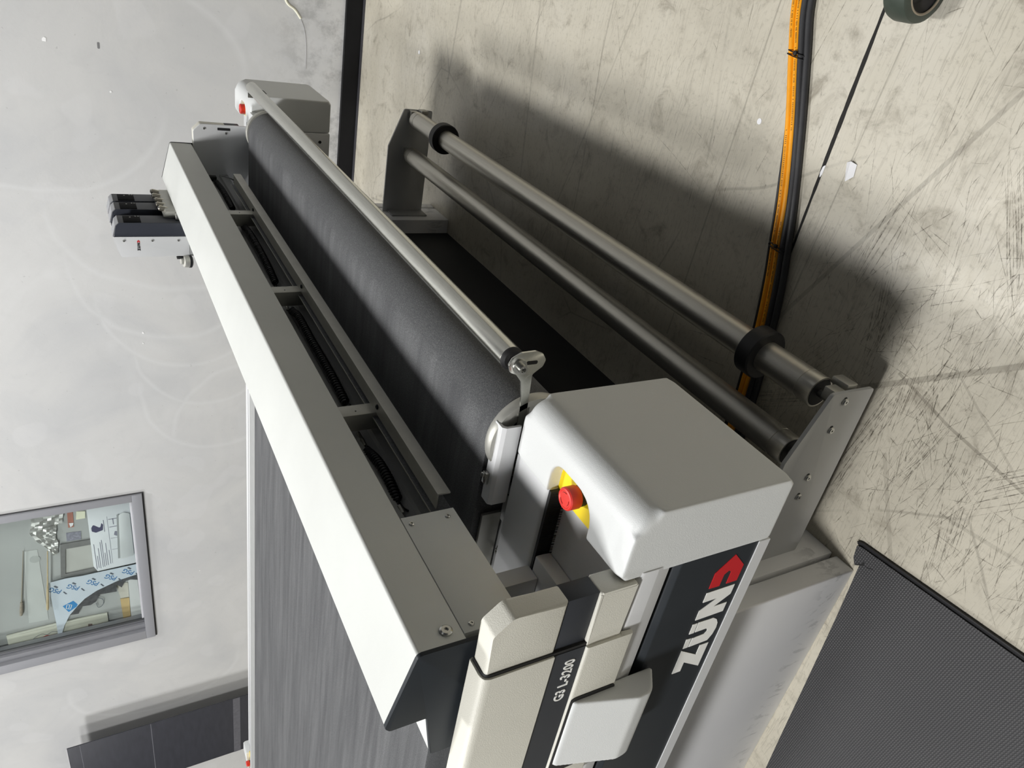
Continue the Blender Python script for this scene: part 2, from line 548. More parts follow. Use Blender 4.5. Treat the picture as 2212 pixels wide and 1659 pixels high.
# drag marks and scratches in the slab: countless, one part of the floor
def scratch_mesh():
    rnd = random.Random(11)
    b = bmesh.new()
    def one(cx, cy, ang, L, wd, curve):
        n = 5
        dirv = Vector((math.cos(ang), math.sin(ang), 0)); nv = Vector((-dirv.y, dirv.x, 0))
        prev = None
        for i in range(n + 1):
            t = i / n - .5
            c = Vector((cx, cy, .0003)) + dirv * (L * t) + nv * (curve * (t * t - .08) * L)
            hw = wd * (1 - (2 * abs(t)) ** 2.5) * rnd.uniform(.6, 1.2) + .0001
            a_, d_ = b.verts.new(c + nv * hw), b.verts.new(c - nv * hw)
            if prev: b.faces.new((prev[0], prev[1], d_, a_))
            prev = (a_, d_)
    PI = math.pi
    for _ in range(1500):          # busy area beside the machine end
        x_, y_ = rnd.gauss(.62, .30), rnd.gauss(.80, .34)
        if rnd.random() < .72: an = PI / 2 + rnd.gauss(0, .22)
        else: an = rnd.uniform(0, PI)
        one(x_, y_, an, rnd.lognormvariate(-2.9, .8), rnd.uniform(.0002, .0010), rnd.gauss(0, .07))
    for _ in range(26):            # bundles of parallel drag lines
        x_, y_ = rnd.uniform(.1, 1.1), rnd.uniform(.25, 1.15)
        an = PI / 2 + rnd.gauss(0, .30) if rnd.random() < .7 else rnd.uniform(0, PI)
        L0 = rnd.uniform(.08, .35)
        for k_ in range(rnd.randint(5, 14)):
            one(x_ + rnd.gauss(0, .018), y_ + rnd.gauss(0, .03), an + rnd.gauss(0, .03), L0 * rnd.uniform(.5, 1.2), rnd.uniform(.0003, .0011), rnd.gauss(0, .08))
    for _ in range(800):          # the rest of the slab
        x_, y_ = rnd.uniform(.2, 4.8), rnd.uniform(-.8, 1.25)
        an = PI / 2 + rnd.gauss(0, .35) if rnd.random() < .6 else rnd.uniform(0, PI)
        one(x_, y_, an, rnd.lognormvariate(-3.1, .8), rnd.uniform(.0003, .0012), rnd.gauss(0, .07))
    for _ in range(40):            # a few long thin lines
        x_, y_ = rnd.uniform(.2, 4.6), rnd.uniform(-.6, 1.0)
        one(x_, y_, PI / 2 + rnd.gauss(0, .5), rnd.uniform(.3, .9), rnd.uniform(.0004, .0012), rnd.gauss(0, .06))
    return b
sk = NT('scratch_dirt')
tr = sk.n('ShaderNodeBsdfTransparent'); mxs = sk.n('ShaderNodeMixShader')
sk.b.inputs['Base Color'].default_value = srgb(96, 88, 74); sk.b.inputs['Roughness'].default_value = .7
sk.link(sk.math('MULTIPLY', sk.smooth(sk.noise(60, 3, .6), .30, .62), .38), mxs.inputs[0])
sk.link(tr.outputs[0], mxs.inputs[1]); sk.link(sk.b.outputs[0], mxs.inputs[2])
sk.link(mxs.outputs[0], sk.t.nodes['Material Output'].inputs[0])
tag(build('scratch_marks', scratch_mesh(), sk.m, fl), kind='stuff')

# wall with a window opening
WX = 4.97
wb = B()
OY0, OY1, OZ0, OZ1 = 4.0, 5.6, 1.505, 3.0
box(WX, WX + .25, -4, OY0, 0, 4.2, bm=wb)
box(WX, WX + .25, OY1, 11, 0, 4.2, bm=wb)
box(WX, WX + .25, OY0, OY1, 0, OZ0, bm=wb)
box(WX, WX + .25, OY0, OY1, OZ1, 4.2, bm=wb)
wall = tag(build('wall_back', wb, WALLM), 'trowelled light grey plaster wall behind the machine', kind='structure')
bb = B()
prism(rpoly([(WX, 0), (WX - .018, 0), (WX - .018, .118), (WX, .118)], [0, 0, .006, 0]), 'y', -4, 11, bm=bb)
tag(build('baseboard_back', bb, mat('black_baseboard', srgb(16, 16, 18), .55, var=.2, vscale=8, spec=.2)), 'black baseboard along the foot of the grey wall', kind='structure')
bs = B(); box(WX - .03, WX - .018, -4, 11, 0, .012, bm=bs)
build('sealant_strip', bs, mat('grey_sealant', srgb(60, 60, 66), .5), bpy.data.objects['baseboard_back'])

# window
win = thing('window_1', (WX, 4.8, 1.5), 'grey framed interior window high in the plaster wall', None, kind='structure')
fb = B()
FT = .022
prism([(4.0, OZ0), (5.6, OZ0), (5.6, OZ0 + .072), (4.0, OZ0 + .072)], 'x', WX - FT, WX + .11, .003, bm=fb)
build('frame_rail', fb, FRAME, win)
fb = B(); prism([(4.0, OZ0 + .072), (4.062, OZ0 + .072), (4.062, OZ1), (4.0, OZ1)], 'x', WX - FT, WX + .11, .003, bm=fb)
build('frame_stile', fb, FRAME, win)
fb = B(); prism([(5.505, OZ0 + .072), (5.6, OZ0 + .072), (5.6, OZ1), (5.505, OZ1)], 'x', WX - FT, WX + .02, .003, bm=fb)
build('frame_stile', fb, FRAME, win)
fb = B(); prism([(5.46, OZ0 + .072), (5.6, OZ0 + .072), (5.6, OZ1), (5.46, OZ1)], 'x', WX + .02, WX + .055, .003, bm=fb)
build('frame_rebate', fb, FRAME, win)
fb = B(); prism([(5.425, OZ0 + .072), (5.6, OZ0 + .072), (5.6, OZ1), (5.425, OZ1)], 'x', WX + .055, WX + .11, .003, bm=fb)
build('frame_rebate', fb, FRAME, win)
fb = B(); box(WX - FT, WX + .11, 4.0, 5.6, OZ1 - .07, OZ1, .003, bm=fb)
build('frame_rail', fb, FRAME, win)
fb = B(); box(WX + .04, WX + .05, 4.062, 5.425, OZ0 + .072, OZ0 + .088, .002, bm=fb)
build('glazing_bead', fb, mat('pale_bead', srgb(196, 196, 200), .4), win)
fb = B(); box(WX + .035, WX + .05, 5.405, 5.425, OZ0 + .072, OZ1 - .07, .002, bm=fb)
build('gasket', fb, mat('dark_gasket', srgb(66, 68, 70), .6), win)
gb = B(); box(WX + .052, WX + .056, 4.06, 5.43, OZ0 + .07, OZ1 - .06, bm=gb)
build('pane', gb, GLASS, win)
fb = B()
box(WX - .006, WX + .0005, 3.992, 4.0, OZ0, OZ1, bm=fb)  # dark strips along one side and the bottom of the frame
build('frame_edge_strip', fb, mat('dark_edge_strip', srgb(70, 70, 72), .7), win)
fb = B(); box(WX - .006, WX + .0005, 3.992, 5.604, OZ0 - .012, OZ0, bm=fb)
build('frame_edge_strip', fb, mat('dark_edge_strip', srgb(70, 70, 72), .7), win)
# backing board in the room behind the pane
pb = B(); box(WX + .135, WX + .15, 3.9, 5.75, 1.4, 3.2, bm=pb)
tag(build('wall_window_backing', pb, mat('grey_backing_board', srgb(176, 178, 176), .7, var=.06, vscale=2)), 'grey board closing the niche behind the window pane', kind='structure')
pb = B()
box(WX + .10, WX + .135, 3.9, 3.99, 1.4, 3.2, bm=pb)
build('backing_spacer', pb, FRAME, bpy.data.objects['wall_window_backing'])
pb = B(); box(WX + .10, WX + .135, 5.61, 5.75, 1.4, 3.2, bm=pb)
build('backing_spacer', pb, FRAME, bpy.data.objects['wall_window_backing'])
XB = WX + .135
def flat(name, pts, m, label, cat, group=None, x=XB, t=.003, bev=0, off=0):
    b = prism(pts, 'x', x - t - off, x - off, bev)
    cy = sum(p[0] for p in pts) / len(pts); cz = sum(p[1] for p in pts) / len(pts)
    o = build(name, b, m, loc=(x - off, cy, cz))
    if label:
        tag(o, label, cat, group)
    return o
def rep(o):
    return o
FOILM = mat('crumpled_foil', srgb(196, 196, 192), .42, .7, var=.18, vscale=30)
foil_pts = [(4.139,2.249),(4.138,2.153),(4.153,2.075),(4.128,2.070),(4.135,2.016),(4.175,2.040),(4.265,2.055),(4.273,2.092),(4.407,2.116),(4.448,2.103),(4.570,2.117),(4.578,2.150),(4.509,2.178),(4.461,2.201),(4.437,2.218),(4.415,2.233),(4.317,2.274),(4.227,2.249)]
def crumple(pts, x, amp, seed):
    rnd = random.Random(seed)
    b = prism(pts, 'x', x - .012, x)
    top = [f for f in b.faces if abs(f.normal.x) > .9 and f.calc_center_median().x < x - .006]
    for f in list(b.faces):
        if len(f.verts) > 4:
            bmesh.ops.triangulate(b, faces=[f])
    for _ in range(3):
        bmesh.ops.subdivide_edges(b, edges=[e for e in b.edges if e.calc_length() > .03], cuts=1, use_grid_fill=True)
        for f in [f for f in b.faces if len(f.verts) > 4]:
            bmesh.ops.triangulate(b, faces=[f])
    for v in b.verts:
        if v.co.x < x - .006:
            v.co.x += rnd.uniform(-amp, amp * .6)
    return b
o = build('foil_pouch', crumple(foil_pts, XB, .009, 3), FOILM, loc=(XB, 4.35, 2.14), angle=5)
tag(o, 'crumpled silver foil bag hanging behind the window pane', 'foil bag')
flat('card', [(4.182,2.015),(4.185,1.977),(4.336,1.986),(4.334,2.024)], mat('rust_red_card', srgb(176, 120, 104), .6), 'small rust red strip with a white corner beside the foil bag', 'card')
flat('card_patch', [(4.287,2.014),(4.293,1.984),(4.315,1.990),(4.330,2.008)], PAPER, None, None, off=.0031)
bpy.data.objects['card_patch'].parent = bpy.data.objects['card']
bpy.data.objects['card_patch'].location = bpy.data.objects['card_patch'].location - bpy.data.objects['card'].location
flat('sticky_note', [(4.186,1.954),(4.197,1.896),(4.265,1.903),(4.265,1.964)], mat('cream_note', srgb(240, 240, 214), .7), 'square pale yellow note beside the rust red strip', 'note', t=.006)
o = flat('printed_sticker', [(4.384,2.043),(4.391,1.945),(4.473,1.951),(4.468,2.048)], mat('grey_violet_print', srgb(142, 142, 154), .6, var=.25, vscale=60), 'grey and blue printed sticker below the pale yellow note', 'sticker')
# picture frame
pf = thing('picture_frame', (XB, 4.65, 1.99), 'dark grey picture frame with pale glass behind the white envelope', 'picture frame')
fo = [(4.482,2.093),(4.487,1.80),(4.840,1.80),(4.822,2.127)]; fi = [(4.537,2.065),(4.540,1.83),(4.79,1.83),(4.795,2.092)]
for i in range(4):
    j = (i + 1) % 4
    build('moulding', prism([fo[i], fo[j], fi[j], fi[i]], 'x', XB - .012, XB), mat('dark_grey_moulding', srgb(124, 124, 122), .6, var=.12, vscale=20), pf)
build('mount', prism(fi, 'x', XB - .004, XB), mat('pale_mount', srgb(190, 190, 184), .6, var=.05), pf)
# envelope
env = thing('padded_envelope', (XB, 4.48, 1.75), 'white printed envelope with a dark round emblem behind the pane', 'envelope')
build('body', prism([(4.10,1.885),(4.10,1.575),(4.80,1.575),(4.817,1.60),(4.826,1.871),(4.769,1.894)], 'x', XB - .024, XB - .014, .003), mat('envelope_white', srgb(222, 225, 228), .6), env)
b = B()
prism(rpoly([(4.36,1.872),(4.33,1.858),(4.375,1.812),(4.325,1.80),(4.345,1.79),(4.40,1.795),(4.415,1.845),(4.395,1.872)], .01), 'x', XB - .0248, XB - .0238, bm=b)
build('round_emblem', b, mat('print_indigo', srgb(78, 76, 104), .6), env)
b = B()
for i, (yy, z0, z1) in enumerate([(4.62, 1.80, 1.84), (4.66, 1.80, 1.845)]):
    pass
for (y0, y1, zc) in [(4.53, 4.80, 1.872), (4.66, 4.79, 1.858), (4.58, 4.80, 1.845), (4.52, 4.79, 1.828), (4.50, 4.79, 1.816), (4.64, 4.78, 1.803), (4.54, 4.78, 1.790), (4.62, 4.77, 1.772), (4.30, 4.42, 1.785)]:
    box(XB - .0248, XB - .0238, y0, y1, zc - .0022, zc + .0022, bm=b)
for (y0, y1, zc) in [(4.27, 4.77, 1.758)]:
    box(XB - .0248, XB - .0238, y0, y1, zc - .0012, zc + .0012, bm=b)
for (y0, y1, z0, z1) in [(4.30, 4.306, 1.68, 1.75), (4.38, 4.386, 1.68, 1.75), (4.30, 4.36, 1.716, 1.722), (4.50, 4.503, 1.68, 1.75), (4.62, 4.623, 1.66, 1.75)]:
    box(XB - .0248, XB - .0238, y0, y1, z0, z1, bm=b)
prism(rpoly([(4.43,1.715),(4.45,1.68),(4.49,1.70),(4.47,1.725)], .008), 'x', XB - .0248, XB - .0238, bm=b)
prism(rpoly([(4.375,1.688),(4.385,1.672),(4.40,1.68),(4.392,1.694)], .005), 'x', XB - .0248, XB - .0238, bm=b)
tag(build('printed_lines', b, mat('print_grey', srgb(132, 132, 146), .6), env), kind='stuff')
build('side_flap', prism(rpoly([(4.27,1.676),(4.25,1.64),(4.27,1.60),(4.72,1.60),(4.735,1.686),(4.72,1.70)], .012), 'x', XB - .034, XB - .026, .002), mat('flap_white', srgb(214, 217, 217), .6), env)
build('flap_edge', prism([(4.27,1.690),(4.262,1.676),(4.722,1.700),(4.722,1.716)], 'x', XB - .033, XB - .0255), mat('flap_grey', srgb(160, 163, 163), .6), env)
# protective film with repeated print
film = thing('protective_film', (XB, 5.0, 1.95), 'pale blue printed protective film with a curved torn edge', 'film')
fp = [(4.842,2.214),(4.831,2.095),(4.839,1.978),(4.835,1.861),(4.830,1.58),(4.944,1.58),(4.970,1.731),(5.035,1.898),(5.096,1.990),(5.158,2.046),(5.245,2.113),(5.357,2.164),(5.472,2.198),(5.464,2.217),(5.296,2.214),(5.044,2.216)]
build('sheet', prism(fp, 'x', XB - .027, XB - .025), mat('film_pale_blue', srgb(210, 219, 228), .45), film)
tp = [(4.944,1.58),(4.970,1.731),(5.035,1.898),(5.096,1.990),(5.158,2.046),(5.247,2.109),(5.254,2.049),(5.179,2.020),(5.185,1.955),(5.159,1.913),(5.088,1.881),(5.096,1.756),(5.015,1.753),(5.062,1.716),(5.001,1.689),(4.990,1.651),(5.019,1.58)]
build('torn_black_edge', prism(tp, 'x', XB - .024, XB - .020), mat('torn_black', srgb(82, 82, 84), .5, var=.3, vscale=30), film)
def text_mesh(txt, size, m, name, parent, mtx, extrude=.0006, sx=1.0, bold=0.0, space=1.0):
    cu = bpy.data.curves.new(name, 'FONT')
    cu.body = txt; cu.size = size; cu.extrude = extrude; cu.offset = bold; cu.space_character = space
    cu.align_x = 'CENTER'; cu.align_y = 'CENTER'; cu.resolution_u = 4
    tmp = bpy.data.objects.new('tmp_text', cu); COL.objects.link(tmp)
    dg = bpy.context.evaluated_depsgraph_get(); dg.update()
    me = bpy.data.meshes.new_from_object(tmp.evaluated_get(dg))
    bpy.data.objects.remove(tmp)
    bpy.data.curves.remove(cu)
    me.transform(Matrix.Diagonal((sx, 1, 1, 1)))
    L = LOC[parent.name]
    me.transform(Matrix.Translation(-L) @ mtx)
    me.materials.clear(); me.materials.append(m)
    o = bpy.data.objects.new(name, me); COL.objects.link(o); o.parent = parent
    LOC[o.name] = L
    return o
def facing_minus_x(x, y, z, ang=0.0):
    """text plane whose normal is -X, reading to -Y, up +Z, then turned by ang in that plane"""
    M = Matrix(((0, 0, -1, 0), (-1, 0, 0, 0), (0, 1, 0, 0), (0, 0, 0, 1)))
    return Matrix.Translation((x, y, z)) @ M @ Matrix.Rotation(ang, 4, 'Z')
FB = mat('film_print_blue', srgb(70, 124, 176), .5)
FK = mat('film_print_grey', srgb(92, 98, 108), .5)
for i, (yy, zz) in enumerate([(4.935, 2.180), (4.939, 2.055), (4.935, 1.916), (4.916, 1.785), (4.896, 1.655)]):
    text_mesh('PSG', .062, FB, 'film_lettering', film, facing_minus_x(XB - .0275, yy, zz, math.radians(55)), sx=.9, bold=.0006)
    b = B()
    prism([(yy - .052, zz - .006), (yy - .03, zz - .026), (yy - .02, zz - .016), (yy - .045, zz + .006)], 'x', XB - .0276, XB - .0271, bm=b)
    build('film_mark', b, FK, film)
    b = B()
    prism([(yy + .03, zz - .058), (yy + .065, zz - .078), (yy + .066, zz - .066), (yy + .036, zz - .05)], 'x', XB - .0276, XB - .0271, bm=b)
    build('film_mark', b, FK, film)
bl = build('blue_label', prism([(5.126,2.149),(5.090,2.071),(5.140,2.045),(5.165,2.055),(5.206,2.115)], 'x', XB - .0278, XB - .0272), mat('label_blue', srgb(64, 140, 200), .5), film)
b = B()
for (p, q) in [((5.118, 2.118), (5.160, 2.128)), ((5.16, 2.128), (5.178, 2.10)), ((5.178, 2.10), (5.132, 2.085)), ((5.132, 2.085), (5.118, 2.118)), ((5.126, 2.10), (5.172, 2.112))]:
    dv = Vector((q[0] - p[0], q[1] - p[1])).normalized(); nn = Vector((-dv.y, dv.x)) * .0025
    prism([(p[0] + nn.x, p[1] + nn.y), (q[0] + nn.x, q[1] + nn.y), (q[0] - nn.x, q[1] - nn.y), (p[0] - nn.x, p[1] - nn.y)], 'x', XB - .0284, XB - .0277, bm=b)
tag(build('label_lines', b, LOGOW, bl), kind='stuff')
# dowel, brush, strip, boards
b = lathe([(0, 0), (0, .004), (.30, .005), (.42, .009), (.60, .0105), (.62, .007), (.622, 0)], (XB - .042, 4.497, 2.179), (0, .622, .073), 12)
tag(build('wooden_dowel', b, mat('bare_wood', srgb(186, 168, 132), .6, var=.1, vscale=20), loc=(XB - .042, 4.497, 2.179)), 'thin tapering wooden stick hanging beside the printed film', 'stick')
br = thing('paint_brush', (XB - .012, 4.477, 2.334), 'long thin paint brush at the upper part of the window', 'brush')
build('handle', lathe([(0, 0), (0, .0025), (.5, .004), (.53, .006), (.53, 0)], (XB - .012, 4.477, 2.334), (0, .669, .101), 10), mat('brush_handle', srgb(140, 132, 116), .6), br)
build('bristles', lathe([(.53, 0), (.53, .009), (.62, .013), (.67, .010), (.675, 0)], (XB - .012, 4.477, 2.334), (0, .669, .101), 12), mat('bristle_grey', srgb(148, 138, 124), .8, var=.2, vscale=60), br)
o = flat('paper_strip', [(4.491,2.332),(4.497,2.246),(5.265,2.262),(5.257,2.397)], mat('tracing_paper', srgb(196, 199, 196), .6), 'long pale paper strip with a faint grey disc between stick and brush', 'paper strip', t=.002)
c = lathe([(0, 0), (0, .035), (.0008, .035), (.0008, 0)], (XB - .002, 4.59, 2.273), (-1, 0, 0), 24)
c = build('faint_disc', c, mat('faint_grey', srgb(178, 181, 178), .6), o)
wbd = thing('sample_board', (XB, 5.40, 2.2), 'long cream board with a red drawing along the window edge', 'board')
build('panel', prism([(5.331,2.56),(5.318,2.221),(5.331,1.847),(5.50,1.847),(5.50,2.56)], 'x', XB - .014, XB - .004, .002), mat('cream_board', srgb(222, 222, 206), .6, var=.04), wbd)
build('rim', prism([(5.331,2.56),(5.318,2.221),(5.331,1.847),(5.343,1.847),(5.330,2.221),(5.343,2.56)], 'x', XB - .018, XB - .013), mat('cream_rim', srgb(238, 238, 224), .5), wbd)
build('red_shape', prism(rpoly([(5.50,2.36),(5.444,2.34),(5.424,2.294),(5.44,2.27),(5.436,2.24),(5.50,2.215)], .012), 'x', XB - .0146, XB - .0138), mat('drawing_red', srgb(196, 92, 84), .6), wbd)
b = tube(catmull([(XB - .015, 5.49, 2.40), (XB - .015, 5.43, 2.385), (XB - .015, 5.40, 2.33), (XB - .015, 5.42, 2.29), (XB - .015, 5.40, 2.25), (XB - .015, 5.43, 2.19)], 6), .0016, 5)
build('drawn_outline', b, FK, wbd)
build('brown_square', prism([(5.408,1.996),(5.416,1.966),(5.50,1.968),(5.50,2.002)], 'x', XB - .016, XB - .0138), mat('brown_label', srgb(120, 104, 98), .6), wbd)
flat('cardboard_strip', [(5.208,1.738),(5.216,1.671),(5.46,1.678),(5.465,1.733)], mat('tan_cardboard', srgb(204, 178, 128), .7, var=.05), 'tan cardboard strip at the lower edge of the window', 'cardboard', t=.006, off=.003)
flat('paper_sheet', [(5.011,1.760),(5.042,1.667),(5.210,1.671),(5.209,1.733)], mat('beige_sheet', srgb(206, 202, 190), .7), 'beige sheet above the tan cardboard strip', 'paper', t=.003)
flat('white_profile', rpoly([(4.998,1.664),(4.997,1.595),(5.478,1.590),(5.470,1.674)], .01), mat('white_profile', srgb(218, 219, 217), .5), 'white strip lying along the bottom edge of the window', 'strip', t=.012, off=.008)
b = tube(catmull([(XB - .01, 5.13, 1.90), (XB - .01, 5.17, 1.862), (XB - .01, 5.23, 1.872), (XB - .01, 5.245, 1.905), (XB - .01, 5.19, 1.915)], 6), .002, 6)
tag(build('bent_wire', b, FK, loc=(XB - .01, 5.19, 1.89)), 'thin bent grey wire below the torn black edge', 'wire')

# white cord and filler specks on the wall
b = tube(catmull([(WX - .004, .10, .56), (WX - .004, .30, .515), (WX - .004, .446, .484), (WX - .003, .49, .430), (WX - .002, .535, .392)], 6), .007, 8)
tag(build('cord_stub', b, mat('cream_cord', srgb(226, 224, 206), .6), loc=(WX - .004, .4, .48)), 'short cream cord stuck on the wall above the baseboard', 'cord')
b = tube(catmull([(WX - .001, .535, .392), (WX - .001, .60, .366), (WX - .001, .70, .352), (WX - .001, .82, .352)], 6), .0018, 6)
build('thin_tail', b, mat('grey_thread', srgb(168, 168, 170), .7), bpy.data.objects['cord_stub'])
for (yy, zz, s) in [(.807, 1.756, .014), (1.05, 1.46, .008), (2.62, 1.40, .010), (2.70, 1.405, .006), (4.95, 1.12, .006)]:
    rnd = random.Random(int(yy * 100))
    pts = [(yy + s * rnd.uniform(.5, 1) * math.cos(t * .7854), zz + s * rnd.uniform(.5, 1) * math.sin(t * .7854)) for t in range(8)]
    build('filler_speck', prism(pts, 'x', WX - .0015, WX + .001), mat('filler_white', srgb(236, 236, 236), .7), wall)
build('wall_hole', prism(rpoly([(.792, 1.494), (.826, 1.494), (.826, 1.506), (.792, 1.506)], .006), 'x', WX - .0008, WX + .001), mat('wall_hole_grey', srgb(120, 120, 122), .8), wall)

# black panel standing near the wall
pn = thing('display_panel', (4.80, 6.99, 0), 'tall black sheet standing upright against the grey wall', 'panel')
PANEL = mat('black_sheet', srgb(52, 53, 60), .5, var=.12, vscale=6, stretch=(1, 1, 5))
build('sheet', box(4.795, 4.805, 6.565, 7.41, 0, 2.285, .002), PANEL, pn)
for (z0, z1) in [(2.185, 2.190), (1.62, 1.626)]:
    build('pale_line', box(4.7943, 4.7952, 6.565, 7.41, z0, z1), mat('pale_scuff', srgb(104, 105, 112), .6), pn)
build('worn_stripe', box(4.7941, 4.7950, 6.565, 7.41, .84, .905), mat('worn_grey', srgb(92, 92, 98), .6, var=.12, vscale=30), pn)
build('top_edge', box(4.793, 4.807, 6.565, 7.41, 2.285, 2.291), mat('edge_white', srgb(200, 200, 204), .5), pn)

# ================================================================== cutting table
T = thing('cutting_table', (XC, 3.2, 0), 'large white and anthracite flatbed cutting table with grey conveyor belt', 'cutting machine')
Y0, Y1 = 0.83, 5.73          # side rails between the end covers
RY, RZ, RR = 0.815, 0.957, 0.088

# belt: a closed loop around the end rollers
loop = []
for i in range(25):
    a = math.pi / 2 + math.pi * i / 24
    loop.append((RY + RR * math.cos(a), RZ + RR * math.sin(a)))
ye = 5.75
for i in range(25):
    a = -math.pi / 2 + math.pi * i / 24
    loop.append((ye + RR * math.cos(a), RZ + RR * math.sin(a)))
BX0, BX1 = 1.008, 3.262
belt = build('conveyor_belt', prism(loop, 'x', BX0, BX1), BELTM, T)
# edge strip of the belt along its far side
build('belt_edge_strip', box(BX1 - .125, BX1 - .002, 1.3, 5.7, RZ + RR - .001, RZ + RR + .0012), mat('belt_edge_grey', srgb(150, 151, 150), .55, var=.05, vscale=20), belt)
# roller flanges
for s in (0, 1):
    fx = .985 if s == 0 else 3.285
    sg = 1 if s == 0 else -1
    pr = [(.024, .060), (.024, .094), (.020, .096), (.004, .096), (0, .094), (0, .082), (.004, .078), (.004, .062), (.014, .060), (.014, .05), (.024, .05)]
    build('roller_flange', lathe(pr, (fx, RY, RZ), (sg, 0, 0), 72), ALUM, T)
    build('roller_core', cyl((fx + sg * .016, RY, RZ), (fx + sg * .02, RY, RZ), .058, 40), BLACK, T)
screw((.997, RY + .05, RZ + .0815), (0, .52, .85), .0026, .001, BLACK, 'set_screw', T)

# end covers (moulded, with the notch for the emergency stop)
CX0, CX1, CY0, CY1, CZ0, CZ1 = .605, .962, .692, .832, .655, 1.004
def end_cover_mesh():
    prof = rpoly([(CY0, CZ0), (CY1, CZ0), (CY1, CZ1), (CY0, CZ1)], [.012, .006, .010, .058], 8)
    return prism(prof, 'x', CX0, CX1, .020, 4)
def soft_mould(name, bm_main, bm_cut, mirror=False, yflip=None):
    a = build('tmp_main', bm_main, WHITE); c = build('tmp_cut', bm_cut, WHITE)
    m = a.modifiers.new('b', 'BOOLEAN'); m.operation = 'DIFFERENCE'; m.object = c; m.solver = 'EXACT'
    apply_mods(a)
    m = a.modifiers.new('r', 'REMESH'); m.mode = 'VOXEL'; m.voxel_size = .0030; m.use_smooth_shade = True
    m = a.modifiers.new('s', 'SMOOTH'); m.iterations = 9; m.factor = .5
    apply_mods(a)
    me = a.data
    bpy.data.objects.remove(a); bpy.data.objects.remove(c)
    return me
def place_mesh(name, me, m, parent):
    L = LOC[parent.name]
    me.transform(Matrix.Translation(-L))
    me.materials.clear(); me.materials.append(m)
    o = bpy.data.objects.new(name, me); COL.objects.link(o); o.parent = parent
    LOC[o.name] = L
    return o
notch = rpoly([(.712, .90), (.712, .757), (.846, .757), (.846, .90)], [.004, .062, .040, .004], 10)
cut = prism(notch, 'z', .970, 1.05)
cover_me = soft_mould('end_cover', end_cover_mesh(), cut)
far_me = cover_me.copy()
far_me.transform(Matrix.Translation((2 * XC, 0, 0)) @ Matrix.Diagonal((-1, 1, 1, 1)))
far_me.flip_normals()
back_me = far_me.copy()
YM = 3.28
back_me.transform(Matrix.Translation((0, 2 * YM, 0)) @ Matrix.Diagonal((1, -1, 1, 1)))
back_me.flip_normals()
def estop(px, py, parent, back=1):
    yb0, yb1 = (py - .040 * back, py + .046 * back)
    pl = build('estop_plate', prism(rpoly([(px - .068, yb0), (px + .072, yb0), (px + .072, yb1), (px - .068, yb1)], [.045, .03, .003, .003] if back > 0 else [.045, .03, .003, .003]), 'z', .966, .977), YELLOW, parent)
    build('estop_collar', lathe([(0, .0), (0, .019), (.004, .0195), (.014, .0195), (.014, 0)], (px, py, .977), (0, 0, 1), 32), BLACK, parent)
    bt = build('estop_button', lathe([(0, 0), (0, .0205), (.002, .0215), (.022, .0215), (.0245, .0195), (.0250, .017), (.0240, .0155), (.0246, 0)], (px, py, .990), (0, 0, 1), 40), RED, parent)
    b = B()
    for a0 in (0.4, 2.5, 4.6):
        pts = [Vector((px + .0125 * math.cos(a0 + t * .12), py + .0125 * math.sin(a0 + t * .12), 1.0148)) for t in range(9)]
        tube(pts, .0005, 4, bm=b)
    tag(build('estop_arrows', b, mat('estop_dark_print', srgb(150, 30, 30), .6), bt), kind='stuff')
c1 = place_mesh('end_cover', cover_me, WHITE, T)
c2 = place_mesh('end_cover', far_me, WHITE, T)
c3 = place_mesh('end_cover', back_me, WHITE, T)
estop(.7765, .791, c1)
estop(mx(.7765), .791, c2)
estop(mx(.7765), 2 * YM - .791, c3, -1)
sl = build('cover_slot', prism(rpoly([(3.455, .925), (3.455, .968), (3.545, .968), (3.545, .925)], .02), 'y', CY0 - .0008, CY0 + .002), BLACK, c2)
screw((3.50, CY0 - .0008, .945), (0, -1, 0), .010, .006, ZINC, 'slot_screw', sl)
# inner cheek of the far side below the cover
cheek = build('inner_panel', box(mx(.966), mx(.92), .834, 1.36, .655, .95, .003), PAINT, T)
build('panel_hole', lathe([(0, 0), (0, .007), (.001, .007), (.001, 0)], (mx(.966) - .0005, .872, .70), (-1, 0, 0), 16), BLACK, cheek)

